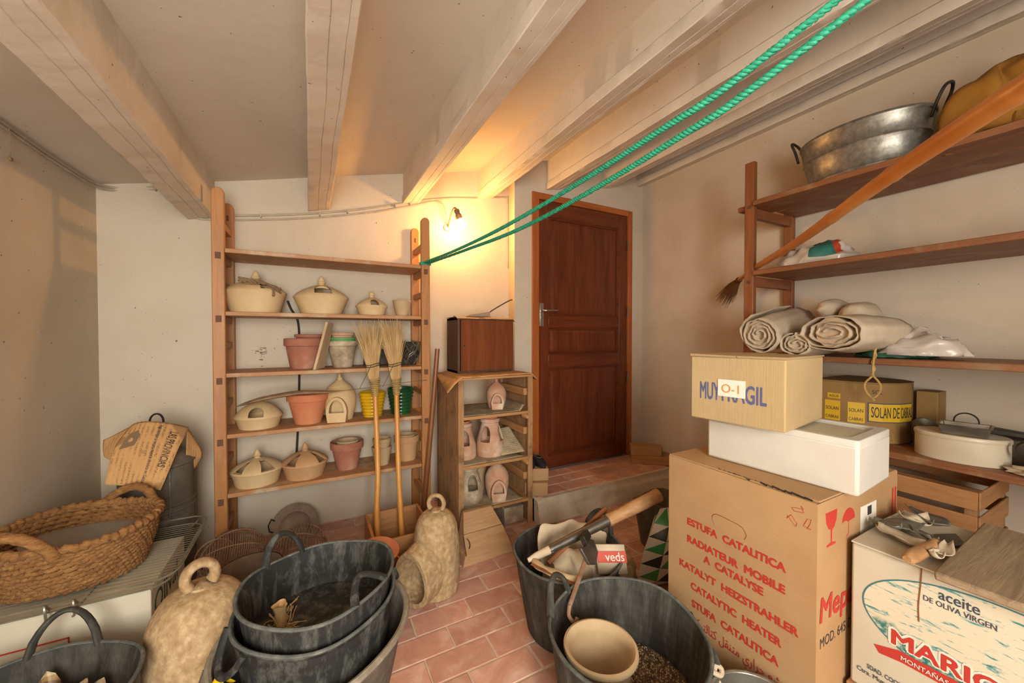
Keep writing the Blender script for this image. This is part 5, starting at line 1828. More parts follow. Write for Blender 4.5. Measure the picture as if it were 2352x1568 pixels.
# ------------------------------------------------------------------ heater carton
HX0, HX1, HY0, HY1, HZ = 1.110, 1.600, 0.467, 0.908, 0.780
hc = thing('heater_carton', 'tall brown cardboard carton with red heater lettering in five languages', 'box', (0, 0, 0))
m = MB()
m.grid(lambda u, v: (HX0, HY1 + (HY0 - HY1) * u, 0.001 + (HZ - 0.001) * v), 14, 18)
m.grid(lambda u, v: (HX0 + (HX1 - HX0) * u, HY0, 0.001 + (HZ - 0.001) * v), 14, 18)
m.box(HX0 + 0.004, HX1, HY0 + 0.004, HY1, 0.001, HZ - 0.0005)
part('carton_body', m, M['card'], hc, smooth=60)
part('top_flap', MB().hexa([(HX0 + 0.014, HY0 + 0.002, HZ), (HX1, HY0, HZ), (HX1, HY1, HZ), (HX0 + 0.002, HY1, HZ)], [(HX0 + 0.014, HY0 + 0.003, HZ + 0.004), (HX1, HY0 + 0.003, HZ + 0.004), (HX1, HY1, HZ + 0.004), (HX0 + 0.002, HY1, HZ + 0.004)]), M['card'], hc)
m = MB()
rnd = random.Random(4)
for k in range(16):
    y = HY0 + 0.015 + 0.0155 * k
    m.tube([(HX0 + 0.010 + rnd.uniform(-.002, .003), y, HZ + 0.0015), (HX0 + 0.012, y + 0.019, HZ + 0.003 + rnd.uniform(0, .002))], rnd.uniform(0.0015, 0.0028), 5)
part('torn_edge', m, M['dark_fill'], hc)  # dark rods stand for the shade in the open slit


def face_fn(Y0, z):
    return plane_fn((HX0 - 0.0001, Y0, z), (0, -1, 0), (0, 0, 1))


for txt, ya, yb, z in (('ESTUFA  CATALITICA', 0.832, 0.537, 0.570), ('RADIATEUR  MOBILE', 0.832, 0.538, 0.512), ('A  CATALYSE', 0.772, 0.593, 0.474), ('KATALYT  HEIZSTRAHLER', 0.861, 0.506, 0.418), ('CATALYTIC  HEATER', 0.817, 0.546, 0.362), ('STUFA  CATALITICA', 0.813, 0.552, 0.305)):
    lettering(txt, face_fn(ya, z), M['ink_red'], hc, width=ya - yb, height=0.0215, bold=0.075, label='red block lettering')
ar = 'مشع حراري متنقل كتالتيكي'
shaped = '\uFEE3\uFEB8\uFECA \uFEA3\uFEAE\uFE8D\uFEAD\uFEF1 \uFEE3\uFE98\uFEE8\uFED8\uFEDE \uFEDB\uFE98\uFE8E\uFEDF\uFE98\uFEF4\uFEDC\uFEF2'
lettering(shaped[::-1], face_fn(0.814, 0.250), M['ink_red'], hc, width=0.285, height=0.028, bold=0.012, label='red Arabic lettering')
lettering('U.S.A', face_fn(0.790, 0.158), M['ink_red'], hc, width=0.065, height=0.017, bold=0.02)
lettering('SPAIN', face_fn(0.790, 0.125), M['ink_red'], hc, width=0.068, height=0.017, bold=0.02)
# hand-hole outline and recycling mark
m = MB().tube(catmull([(HX0 - 0.0004, 0.736, 0.610), (HX0 - 0.0004, 0.745, 0.632), (HX0 - 0.0004, 0.730, 0.645), (HX0 - 0.0004, 0.690, 0.644), (HX0 - 0.0004, 0.655, 0.640), (HX0 - 0.0004, 0.640, 0.622), (HX0 - 0.0004, 0.646, 0.606)], 6), 0.0010, 5)
part('hand_hole_cut', m, M['cane'], hc)
m = MB()
for k in range(3):
    a = PI / 2 + k * 2 * PI / 3
    P = []
    for da, r in ((-0.75, 0.020), (-0.25, 0.018), (0.35, 0.020), (0.1, 0.024), (0.55, 0.014), (0.3, 0.012), (-0.3, 0.011), (-0.75, 0.013)):
        P.append((HX0 - 0.0005, 0.506 + 1.35 * r * math.cos(a + da), 0.730 + 1.35 * r * math.sin(a + da)))
    m.tube(P, 0.0007, 4, closed=True)
part('recycling_mark', m, M['ink_red'], hc)
# fragile symbols on the narrow face
FF = Matrix.Translation((0, HY0 - 0.0001, 0)) @ Matrix(((1, 0, 0, 0), (0, 0, 1, 0), (0, 1, 0, 0), (0, 0, 0, 1)))


def on_face(poly, name, mat, h=0.0003):
    return part(name, MB().prism(poly, -h, FF), mat, hc)


on_face([(1.150, 0.748), (1.212, 0.748), (1.208, 0.722), (1.196, 0.704), (1.186, 0.700), (1.185, 0.668), (1.205, 0.664), (1.205, 0.659), (1.158, 0.659), (1.158, 0.664), (1.178, 0.668), (1.178, 0.700), (1.166, 0.705), (1.154, 0.722)], 'glass_symbol', M['ink_red'])
on_face([(1.240 + 0.037 + 0.037 * math.cos(a), 0.702 + 0.034 * math.sin(a)) for a in arc(13, 0, PI)] + [(1.258, 0.706), (1.272, 0.700)], 'umbrella_symbol', M['ink_red'])
on_face([(1.276, 0.702), (1.279, 0.702), (1.279, 0.668), (1.268, 0.660), (1.266, 0.663), (1.276, 0.669)], 'umbrella_shaft', M['ink_red'])
on_face([(1.348, 0.640), (1.450, 0.644), (1.450, 0.722), (1.348, 0.722)], 'sticker', M['label_w'])
on_face([(1.392, 0.690), (1.418, 0.690), (1.418, 0.715), (1.392, 0.715)], 'barcode', M['ink_black'], 0.0006)
on_face([(1.560, 0.655), (1.572, 0.655), (1.572, 0.735), (1.560, 0.735)], 'arrow_mark', M['ink_red'])
on_face([(1.580, 0.655), (1.592, 0.655), (1.592, 0.735), (1.580, 0.735)], 'arrow_mark', M['ink_red'])
lettering('Mepansa', plane_fn((1.128, HY0 - 0.0002, 0.475), (1, 0, 0), (0.10, 0, 1)), M['ink_red'], hc, width=0.30, height=0.060, bold=0.04)
lettering('MOD. 645 D', plane_fn((1.130, HY0 - 0.0002, 0.408), (1, 0, 0), (0, 0, 1)), M['ink_black'], hc, width=0.17, height=0.026)

# ------------------------------------------------------------------ polystyrene box and fragile carton on top
sn = thing('polystyrene_box', 'white polystyrene box lying on the tall heater carton', 'box', (1.2336, 0.4317, HZ + 0.0045), math.radians(4))
SL, SD, SHT = 0.250, 0.400, 0.145
part('foam_body', MB().box(0, SL, 0, SD, 0.0, SHT - 0.014), M['foam'], sn, bevel=0.008)
m = MB()
rr_ = rrect(0.0, SL, 0.0, SD, 0.01, 0, 4)
ri_ = rrect(0.022, SL - 0.018, 0.028, SD - 0.02, 0.03, 0, 4)
k = len(rr_)
vs = [(x, y, SHT - 0.018) for x, y, _z in rr_] + [(x, y, SHT) for x, y, _z in rr_] + [(x, y, SHT) for x, y, _z in ri_] + [(x, y, SHT - 0.016) for x, y, _z in ri_]
fs = []
for j in range(3):
    fs += [(j * k + i, j * k + (i + 1) % k, (j + 1) * k + (i + 1) % k, (j + 1) * k + i) for i in range(k)]
part('foam_rim', MB().add(vs, fs), M['foam'], sn, bevel=0.003)
part('inset_lid', MB().prism([(x, y) for x, y, _z in rrect(0.024, SL - 0.045, 0.030, SD - 0.022, 0.04, 0, 5)], 0.010, Matrix.Translation((0, 0, SHT - 0.0155))), M['card_w'], sn, bevel=0.002)

fc = thing('fragile_carton', 'pale cardboard carton stamped fragile in blue on the polystyrene box', 'box', (1.150, 0.561, HZ + 0.0045 + SHT + 0.001), math.radians(8))
FL, FDp, FH = 0.312, 0.268, 0.205
part('carton_body', MB().box(0, FL, 0, FDp, 0, FH - 0.003), M['card_l'], fc, bevel=0.004)
part('top_flap', MB().hexa([(-0.002, -0.002, FH - 0.003), (FL, -0.002, FH - 0.003), (FL, 0.125, FH - 0.003), (-0.002, 0.125, FH - 0.003)], [(-0.006, -0.006, FH + 0.004), (FL, -0.004, FH + 0.001), (FL, 0.125, FH + 0.001), (-0.006, 0.125, FH + 0.003)]), M['card_l'], fc)
part('top_flap', MB().hexa([(-0.002, 0.128, FH - 0.003), (FL, 0.128, FH - 0.003), (FL, FDp, FH - 0.003), (-0.002, FDp, FH - 0.003)], [(-0.006, 0.128, FH + 0.003), (FL, 0.128, FH + 0.002), (FL, FDp, FH + 0.001), (-0.006, FDp, FH + 0.005)]), M['card_l'], fc)
ffn = lambda s, z: plane_fn((-0.0001, FDp - s, z), (0, -1, 0), (0, 0, 1))
lettering('MUY', ffn(0.032, 0.068), M['ink_blue'], fc, width=0.060, height=0.052, bold=0.03, label='blue stencilled lettering')
lettering('FRAGIL', ffn(0.100, 0.068), M['ink_blue'], fc, width=0.122, height=0.052, bold=0.03, label='blue stencilled lettering')
lb = part('paper_label', MB().box(-0.003, -0.0015, FDp - 0.167, FDp - 0.088, 0.082, 0.134), M['label_w'], fc)
lettering('O-1', plane_fn((-0.0036, FDp - 0.100, 0.094), (0, -1, 0), (0, 0, 1)), M['ink_orange'], lb, width=0.050, height=0.026)

# ------------------------------------------------------------------ olive oil carton on a wooden base
solo('wooden_chest', MB().box(1.248, 1.615, -0.060, 0.458, 0.001, 0.286), M['crate_y'], 'brown wooden chest under the white olive oil carton', 'chest', bevel=0.004)
OX = 1.2545
oc = thing('oil_carton', 'white olive oil carton with teal oval landscape and red ribbon', 'box', (0, 0, 0))
part('carton_body', MB().box(OX, 1.600, -0.030, 0.452, 0.288, 0.656), M['card_w'], oc, bevel=0.006)
part('top_flap', MB().hexa([(OX, 0.195, 0.657), (1.600, 0.195, 0.657), (1.600, 0.452, 0.657), (OX, 0.452, 0.657)], [(OX, 0.195, 0.661), (1.600, 0.195, 0.661), (1.600, 0.452, 0.664), (OX, 0.452, 0.661)]), M['card_w'], oc)
part('top_flap', MB().hexa([(OX, -0.030, 0.657), (1.600, -0.030, 0.657), (1.600, 0.190, 0.657), (OX, 0.190, 0.657)], [(OX, -0.030, 0.661), (1.600, -0.030, 0.661), (1.600, 0.190, 0.661), (OX, 0.190, 0.661)]), M['card_w'], oc)
part('side_flap', MB().hexa([(1.42, 0.455, 0.650), (1.60, 0.455, 0.650), (1.60, 0.460, 0.650), (1.42, 0.460, 0.650)], [(1.40, 0.430, 0.690), (1.58, 0.440, 0.672), (1.58, 0.444, 0.674), (1.40, 0.434, 0.692)]), M['card_w'], oc)


def oil_print():
    m, nt, b = new_mat('landscape_print')
    setp(b, 0.7, 0, 0.25)
    v = coords(nt, (1, 5, 22), rot=(math.radians(-12), 0, 0))
    f = noise_n(nt, v, 4.0, 5, 0.65, 0.8)
    lines = ramp(nt, f, [(0.55, lin('#cdc4aa')), (0.60, lin('#7fa199')), (0.66, lin('#3f7d79'))])
    g = noise_n(nt, coords(nt, (1, 1, 1.4)), 55, 4, 0.6)
    leaf = ramp(nt, g, [(0.45, lin('#2f6f69')), (0.62, lin('#b9c2a8'))])
    sep = N(nt, 'ShaderNodeSeparateXYZ')
    tc = N(nt, 'ShaderNodeTexCoord')
    nt.links.new(tc.outputs['Object'], sep.inputs[0])
    edge = noise_n(nt, coords(nt), 14, 3, 0.6)
    ad = N(nt, 'ShaderNodeMath', operation='MULTIPLY_ADD')
    ad.inputs[1].default_value = 0.10
    nt.links.new(edge, ad.inputs[0])
    nt.links.new(sep.outputs[2], ad.inputs[2])
    msk = ramp(nt, ad.outputs[0], [(0.515, (1, 1, 1, 1)), (0.535, (0, 0, 0, 1))])
    nt.links.new(mix(nt, msk, lines, leaf), b.inputs['Base Color'])
    return m


M['landscape'] = oil_print()
EY, EZ, EA, EB = 0.200, 0.525, 0.225, 0.115
mo = plane_fn((OX, 0, 0), (0, -1, 0), (0, 0, 1), 0.0008)
el = [(EY + EA * math.cos(a), EZ + EB * math.sin(a)) for a in arc(65, 0, 2 * PI)[:-1]]
part('landscape_oval', MB().add([(OX - 0.0006, y, z) for y, z in el], [tuple(range(64))]), M['landscape'], oc, smooth=0)
m = MB()
el2 = [(EY + (EA + 0.003) * math.cos(a), EZ + (EB + 0.003) * math.sin(a)) for a in arc(65, 0, 2 * PI)[:-1]]
m.add([(OX - 0.0010, y, z) for y, z in el] + [(OX - 0.0010, y, z) for y, z in el2], [(i, (i + 1) % 64, 64 + (i + 1) % 64, 64 + i) for i in range(64)])
part('oval_border', m, M['ink_teal'], oc, smooth=0)
of = lambda y, z, l=0.0014: plane_fn((OX, y, z), (0, -1, 0), (0, 0, 1), l)
lettering('aceite', of(0.294, 0.604), M['ink_navy'], oc, width=0.060, height=0.021, bold=0.012)
lettering('DE OLIVA VIRGEN', of(0.318, 0.586), M['ink_navy'], oc, width=0.107, height=0.012, bold=0.004)
lettering('MARIOLA', of(0.372, 0.447, 0.0014), M['label_w'], oc, width=0.245, height=0.036, bold=0.16, label='white outline of red lettering')
lettering('MARIOLA', of(0.370, 0.4475, 0.0022), M['ink_red'], oc, width=0.240, height=0.034, bold=0.05, label='red brand lettering')
m = MB()
m.add([(OX - 0.0010, y, z) for y, z in [(0.404, 0.420), (0.394, 0.404), (0.352, 0.411), (0.360, 0.436)]], [(0, 1, 2, 3)])
m.add([(OX - 0.0012, y, z) for y, z in [(0.361, 0.437), (0.353, 0.411), (0.20, 0.412), (0.0, 0.412), (0.0, 0.438), (0.20, 0.438)]], [(0, 1, 2, 3, 4, 5)])
part('red_ribbon_print', m, M['ink_red'], oc, smooth=0)
lettering('MONTAÑAS DE ALCOY', of(0.354, 0.4175, 0.0020), M['label_w'], oc, width=0.150, height=0.013, bold=0.012)
lettering('SDAD. COOP. V.', of(0.416, 0.349), M['ink_navy'], oc, width=0.078, height=0.011, bold=0.006)
lettering('Ctra. Muro a Alcoy', of(0.436, 0.331), M['ink_navy'], oc, width=0.105, height=0.011, bold=0.006)
m = MB().tube(catmull([(OX - 0.001, 0.322, 0.657), (OX - 0.0012, 0.323, 0.62), (OX - 0.0012, 0.326, 0.57), (OX - 0.0012, 0.325, 0.53)], 5), 0.0012, 5)
part('stain_streak', m, M['cane'], oc)

t = thing('weathered_plank', 'weathered grey-brown board lying on the olive oil carton', 'plank', (0, 0, 0))
part('board', MB().hexa([(1.212, -0.10, 0.664), (1.640, -0.10, 0.664), (1.640, 0.300, 0.664), (1.205, 0.290, 0.664)], [(1.212, -0.10, 0.682), (1.640, -0.10, 0.684), (1.640, 0.303, 0.684), (1.208, 0.292, 0.682)]), M['oldwood'], t, bevel=0.004)
part('knot', MB().lathe([(0, 0), (0.010, 0), (0.011, 0.0015), (0.007, 0.002), (0, 0.001)], 16, M=Matrix.Translation((1.27, 0.14, 0.6825))), M['cane'], t)

t = thing('hand_trowel', 'old trowel with turned wooden handle on the olive oil carton', 'trowel', (0, 0, 0))
hA, hB = Vector((1.222, 0.338, 0.679)), Vector((1.372, 0.327, 0.682))
d = hB - hA
part('turned_handle', MB().tube([hA + d * s for s in (0, 0.05, 0.2, 0.5, 0.8, 0.9, 0.93, 1.0)], [0.008, 0.012, 0.0150, 0.0142, 0.0125, 0.011, 0.014, 0.013], 16), M['handle_w'], t)
part('blade', MB().hexa([(1.372, 0.318, 0.672), (1.47, 0.300, 0.664), (1.53, 0.330, 0.664), (1.47, 0.356, 0.664), (1.372, 0.334, 0.672)], [(1.372, 0.318, 0.676), (1.47, 0.300, 0.668), (1.53, 0.330, 0.667), (1.47, 0.356, 0.668), (1.372, 0.334, 0.676)]), M['steelgrey'], t)
rnd = random.Random(31)
for k, (x, y, s) in enumerate([(1.340, 0.385, 0.045), (1.400, 0.400, 0.050), (1.455, 0.385, 0.045), (1.395, 0.355, 0.040), (1.335, 0.305, 0.030), (1.500, 0.372, 0.045), (1.295, 0.312, 0.022), (1.375, 0.425, 0.035)]):
    a = rnd.uniform(0, 6.28)
    ca, sa = math.cos(a), math.sin(a)
    net = []
    zz = 0.672 + 0.006 * (k % 3)
    for j in (-1, 0, 1):
        row = []
        for i in (-1, 0, 1):
            wdt = 0.55 if j == 0 else 0.22
            px, py = i * s * wdt, j * s
            row.append((x + px * ca - py * sa, y + px * sa + py * ca, zz + 0.010 * abs(i) + 0.012 * (j == 1) + rnd.uniform(0, 0.012)))
        net.append(row)
    lbl = ['dry grey leaf behind the trowel handle', 'broad dry grey leaf at the middle of the leaf heap', 'dry grey leaf over the trowel blade', 'curled dry leaf touching the trowel collar', 'dry leaf below the trowel collar near the plank', 'dry grey leaf farthest towards the plank', 'tiny curled dry leaf in front of the trowel', 'dry leaf at the back of the leaf heap'][k]
    sheet('dry_leaf', lbl, 'leaf', net, 'zinc_d' if k % 2 else 'greyclay', 8, 8, 0.010, k * 2.1, 'dry leaves on the olive oil carton', 0.0015, freq=22)
solo('card_piece', MB().hexa([(1.43, 0.395, 0.668), (1.56, 0.405, 0.668), (1.55, 0.445, 0.670), (1.44, 0.446, 0.670)], [(1.43, 0.395, 0.671), (1.56, 0.405, 0.671), (1.55, 0.445, 0.673), (1.44, 0.446, 0.673)]), M['card_w'], 'stiff white card piece at the back of the olive oil carton top', 'card')

# ------------------------------------------------------------------ slatted crate under the shelf
cr_ = thing('slatted_crate', 'slatted wooden fruit crate under the lowest shelf behind the cartons', 'crate', (0, 0, 0))
SX0, SX1, SY0, SY1 = 2.085, 2.480, 0.400, 0.820
for x in (SX0 + 0.008, SX1 - 0.038):
    for y in (SY0 + 0.002, SY1 - 0.032):
        part('corner_post', MB().box(x, x + 0.03, y, y + 0.03, 0.0, 0.625), M['crate'], cr_)
for k, (z0, z1) in enumerate([(0.575, 0.640), (0.478, 0.552), (0.36, 0.43), (0.24, 0.31), (0.12, 0.19), (0.01, 0.08)]):
    for x in (SX0, SX1 - 0.008):
        part('slat', MB().box(x, x + 0.008, SY0, SY1, z0, z1), M['crate_y'], cr_, bevel=0.0015)
    for y in (SY0 - 0.006, SY1):
        part('slat', MB().box(SX0 + 0.008, SX1 - 0.008, y, y + 0.006, z0, z1), M['crate_x'], cr_, bevel=0.0015)
part('base_board', MB().box(SX0 + 0.01, SX1 - 0.01, SY0 + 0.002, SY1 - 0.002, 0.004, 0.012), M['crate_y'], cr_)

# ------------------------------------------------------------------ fertiliser bag, sack and pail behind the carton
def pillow_bag():
    m = MB()
    nu, nv = 7, 6
    W, Hh, Th = 0.44, 0.37, 0.15

    def pt(u, v, side):
        e = (1 - (2 * u - 1) ** 4) * (1 - (2 * v - 1) ** 4)
        lx = (u - 0.5) * W * (1 - 0.42 * v * v) + 0.03 * v
        y = side * Th / 2 * e ** 0.6 + 0.012 * nz((u * 3, v * 3, side), 2, 3)
        return (lx, y, Hh * v + 0.008 * nz((u * 4, v * 4, 2), 2, 1) * v)
    cols = {0: 0, 1: 1, 2: 0, 3: 2}
    for side in (-1, 1):
        vs = [pt(i / nu, j / nv, side) for j in range(nv + 1) for i in range(nu + 1)]
        fs, ms = [], []
        for j in range(nv):
            for i in range(nu):
                a, b_, c_, d_ = j * (nu + 1) + i, j * (nu + 1) + i + 1, (j + 1) * (nu + 1) + i + 1, (j + 1) * (nu + 1) + i
                fs += [(a, b_, c_), (a, c_, d_)] if side < 0 else [(a, c_, b_), (a, d_, c_)]
                ms += [1 if (i + j) % 2 else 2, 0]
        o_ = len(m.v)
        m.v += [Vector(p) for p in vs]
        m.f += [tuple(q + o_ for q in f_) for f_ in fs]
        m.m += ms
    return m


me = pillow_bag().mesh('fertiliser_bag', [M['bag_w'], M['bag_g'], M['bag_k']], 60)
o = link('fertiliser_bag', me, None, (1.560, 1.225, 0.004), math.radians(-14))
tag(o, 'white fertiliser bag with green and black triangles behind the heater carton', 'bag')
heap('burlap_sack', 'small crumpled brown sack on the floor beside the tool tub', 'sack', (1.335, 1.395, 0.001), 0.085, 0.095, 0.135, 'sack', 4.0, 0.3, 7)
t = thing('black_pail', 'crumpled black pail behind the fertiliser bag', 'pail', (1.760, 1.520, 0.001), 0)
part('pail_wall', MB().lathe([(0, 0), (0.09, 0), (0.125, 0.25), (0.130, 0.256), (0.120, 0.256), (0.085, 0.01), (0, 0.01)], 40, wob=lambda r, z, a: (r * (1 + 0.06 * z / 0.25 * math.sin(3 * a)), z + 0.02 * z / 0.25 * math.sin(2 * a + 1))), M['rub_g'], t)
part('pail_bail', MB().tube([(-0.12 * math.cos(a), -0.045, 0.25 + 0.10 * math.sin(a)) for a in arc(13, 0.2, 1.2)], 0.007, 6, flat=0.4), M['iron'], t)

# ------------------------------------------------------------------ brown shelf unit on the right wall
PX, PY = 2.200, 1.262
RSH = [1.945, 1.560, 1.100, 0.706]
ru = thing('storage_shelf', 'red-brown wooden shelf unit along the right wall with four levels', 'shelf', (0, 0, 0))
for py in (PY, -0.40):
    part('upright', MB().box(PX - 0.016, PX + 0.016, py - 0.026, py + 0.026, 0.0, 2.170), M['red_z'], ru, bevel=0.004)
    part('upright', MB().box(2.592, 2.624, py - 0.026, py + 0.026, 0.0, 2.02), M['red_z'], ru, bevel=0.004)
    for z in RSH:
        part('rung', MB().box(PX + 0.016, 2.592, py - 0.016, py + 0.016, z - 0.082, z - 0.029), M['red_x'], ru, bevel=0.003)
for k, z in enumerate(RSH):
    y1 = PY + (0.085 if k == 0 else -0.028)
    part('shelf_board', MB().box(PX + 0.018 if k == 0 else 2.170, 2.392, -0.46, PY - 0.028 if k else y1, z - 0.028, z), M['red_y'], ru, bevel=0.004)
    part('shelf_board', MB().box(2.402, 2.622, -0.46, PY - 0.028, z - 0.028, z - 0.001), M['red_y'], ru, bevel=0.004)
    if k == 0:
        part('shelf_edge', MB().box(2.168, PX + 0.017, -0.36, PY - 0.028, z - 0.028, z), M['red_y'], ru, bevel=0.003)
for z in (1.92, 1.50):
    part('wooden_peg', MB().tube([(PX - 0.019, PY, z), (PX - 0.012, PY, z)], 0.011, 10), M['tenon'], ru)

# galvanised tub on the top shelf
zt_ = thing('zinc_washtub', 'oval galvanised washtub with wire handles on the top shelf', 'washtub', (2.405, 0.850, RSH[0] + 0.001), 0)
T = Matrix.Diagonal((0.66, 1.0, 1.0, 1.0))
prof = [(0, 0), (0.205, 0), (0.208, 0.006), (0.212, 0.04), (0.216, 0.044), (0.214, 0.05), (0.236, 0.15), (0.241, 0.154), (0.239, 0.16), (0.250, 0.235), (0.256, 0.240), (0.257, 0.250), (0.252, 0.256), (0.246, 0.250), (0.232, 0.16), (0.2, 0.01), (0, 0.008)]
part('tub_wall', MB().lathe(prof, 72, M=T), M['zinc'], zt_)
for sgn in (-1, 1):
    y0 = sgn * 0.262
    pts = [(-0.050, y0 - sgn * 0.012, 0.19), (-0.048, y0 + sgn * 0.004, 0.25), (-0.040, y0 + sgn * 0.025, 0.305), (0.0, y0 + sgn * 0.036, 0.325), (0.040, y0 + sgn * 0.025, 0.305), (0.048, y0 + sgn * 0.004, 0.25), (0.050, y0 - sgn * 0.012, 0.19)]
    part('wire_handle', MB().tube(catmull(pts, 5), 0.0065, 8), M['iron'], zt_)
mc, _f = sheet('mustard_cloth', 'folded mustard yellow cloth on the top shelf beside the washtub', 'cloth', [[(2.26, 0.560, RSH[0] + 0.004), (2.24, 0.44, RSH[0] + 0.006), (2.25, 0.28, RSH[0] + 0.006)], [(2.32, 0.545, RSH[0] + 0.16), (2.28, 0.42, RSH[0] + 0.23), (2.28, 0.29, RSH[0] + 0.22)], [(2.45, 0.555, RSH[0] + 0.24), (2.44, 0.44, RSH[0] + 0.29), (2.44, 0.27, RSH[0] + 0.28)]], 'cloth_y', 30, 30, 0.05, 3.0, solid=0.014, freq=11)
mf = heap('bunched_fold', 'lower bunched part of mustard cloth at the shelf edge', 'cloth', (2.37, 0.42, RSH[0] + 0.001), 0.15, 0.15, 0.13, 'cloth_y', 7.0, 0.5, 11)

mf.parent = mc
del mf['category']

# second shelf: plastic bag bundle
b = heap('plastic_bundle', 'rumpled clear plastic bundle with teal print on the second shelf', 'bag', (2.400, 1.040, RSH[1] + 0.001), 0.115, 0.175, 0.125, 'plastic', 12.0, 0.28, 6)
me = b.data
me.materials.append(M['plastic_t'])
me.materials.append(M['plastic_r'])
for p in me.polygons:
    c = p.center
    s_ = c.y - 0.35 * c.z
    if c.z > 0.035 and -0.14 < s_ < -0.045:
        p.material_index = 1
    elif c.z > 0.03 and -0.155 < s_ <= -0.14:
        p.material_index = 2


# third shelf: rolled sacks
def rolled(label, axis_front, length, rx, rz, mat, seed, yaw=0.0, turns=3.2, name='rolled_sackcloth', group='rolled sackcloths on the third shelf', pitch=0.0):
    """cloth rolled around an axis that points into the shelf; the spiral shows at the near end"""
    t = thing(name, label, 'cloth roll', axis_front, yaw, group)
    if pitch:
        t.rotation_euler = (0, pitch, yaw)
    n = 150

    def fn(u, v):
        a = 2 * PI * turns * u
        r = 0.16 + 0.84 * u
        w_ = 1 + 0.05 * math.sin(3 * a / turns + seed) + 0.26 * nz((math.cos(a) * 2, math.sin(a) * 2, u * 3), 1.5, seed + 4) * (1 - 0.75 * u) + 0.07 * nz((math.cos(a), math.sin(a), v * 2 + u * turns), 1.4, seed)
        x = length * v + 0.012 * nz((a, v, 0), 0.8, seed) * (1 if v < 0.2 else 0.3)
        bul = 1 + 0.06 * math.sin(PI * v)
        return (x, rx * r * w_ * math.cos(a) * bul, rz + rz * r * w_ * math.sin(a) * bul)
    part('cloth', MB().grid(fn, n, 10), M[mat], t, smooth=60, solid=0.005)
    part('core', MB().tube([(length * 0.05, 0, rz), (length * 0.97, 0, rz)], min(rx, rz) * 0.80, 16), M[mat], t)
    return t


z = RSH[2]
rolled('beige sackcloth roll with dark stamp nearest the upright', (2.010, 1.098, z + 0.006), 0.46, 0.092, 0.098, 'cloth_b', 1.0, yaw=math.radians(4), turns=4.2, pitch=math.radians(-9))
rolled('small beige sackcloth roll beneath the large flattened roll', (2.040, 0.955, z + 0.004), 0.38, 0.072, 0.055, 'cloth_b', 4.0, yaw=math.radians(2), turns=3.2)
rolled('large flattened sackcloth roll with open spiral end', (2.020, 0.815, z + 0.028), 0.30, 0.150, 0.086, 'cloth_b', 7.0, yaw=math.radians(-12), turns=4.0)
heap('rolled_sackcloth', 'round sackcloth roll end standing proud behind the flattened roll', 'cloth roll', (2.40, 0.950, z + 0.175), 0.14, 0.055, 0.055, 'cloth_b', 9.0, 0.08, 6, group='rolled sackcloths on the third shelf', flatb=False)
heap('rolled_sackcloth', 'round sackcloth roll end above the twine', 'cloth roll', (2.38, 0.835, z + 0.125), 0.14, 0.072, 0.068, 'cloth_b', 10.0, 0.08, 6, group='rolled sackcloths on the third shelf', flatb=False)
heap('sack_pad', 'dark green folded sack lying under the plastic bag', 'sack', (2.33, 0.70, z + 0.001), 0.13, 0.13, 0.05, 'ink_green', 3.0, 0.2, 6)
heap('plastic_bag', 'crumpled white plastic bag on the third shelf', 'bag', (2.300, 0.630, z + 0.012), 0.105, 0.150, 0.100, 'plastic', 21.0, 0.34, 7)
# twine loop
m = MB()
tp = catmull([(2.20, 0.700, z + 0.075), (2.162, 0.705, z + 0.045), (2.158, 0.712, z - 0.02), (2.158, 0.712, z - 0.075)], 8)
m.tube(tp, 0.0045, 6)
m.tube([p + Vector((0.002, 0.006 * math.sin(i * 0.9), 0)) for i, p in enumerate(tp)], 0.0035, 6)
lp = catmull([(2.158, 0.712, z - 0.075), (2.158, 0.738, z - 0.11), (2.158, 0.735, z - 0.145), (2.158, 0.712, z - 0.172), (2.158, 0.690, z - 0.145), (2.158, 0.688, z - 0.11), (2.158, 0.712, z - 0.075)], 6)
m.tube(lp, 0.004, 6)
m.tube([(2.158, 0.712, z - 0.172), (2.156, 0.706, z - 0.185)], 0.005, 6)
solo('twine_loop', m, M['twine'], 'loop of twisted twine hanging off the third shelf', 'twine')

# fourth shelf
z = RSH[3]
sb = thing('mineral_water_carton', 'round-sided brown carton with yellow printed labels on the lowest shelf', 'carton', (2.405, 0.845, z + 0.001), 0)
fp = [(-0.165, 0.055)] + [(0.02 + 0.16 * math.cos(a) * 1.0, -0.02 + 0.155 * math.sin(a)) for a in arc(13, -PI * 0.62, PI * 0.55)] + [(-0.10, 0.165)]
fp = [(-0.175, 0.120), (-0.168, -0.005), (-0.120, -0.125), (-0.06, -0.165), (0.02, -0.178), (0.10, -0.165), (0.16, -0.11), (0.185, -0.02), (0.185, 0.12)]
part('carton_body', MB().prism(fp, 0.272), M['card_d'], sb, bevel=0.004)
part('carton_lid', MB().prism([(x * 1.01, y * 1.01) for x, y in fp], 0.004, Matrix.Translation((0, 0, 0.2725))), M['card_d'], sb)


def sface(i, s0, z0):
    a, b_ = Vector(fp[i] + (0,)), Vector(fp[i + 1] + (0,))
    d_ = (b_ - a).normalized()
    n_ = d_.cross(Vector((0, 0, 1)))
    return lambda x, y, l=0.0012: a + d_ * (s0 + x) + Vector((0, 0, z0 + y)) + n_ * l


def spanel(i, s0, w_, z0, h_, mat, name, lift=0.0008):
    f_ = sface(i, s0, z0)
    return part(name, MB().add([f_(0, 0, lift), f_(w_, 0, lift), f_(w_, h_, lift), f_(0, h_, lift)], [(0, 1, 2, 3)]), M[mat], sb, smooth=0)


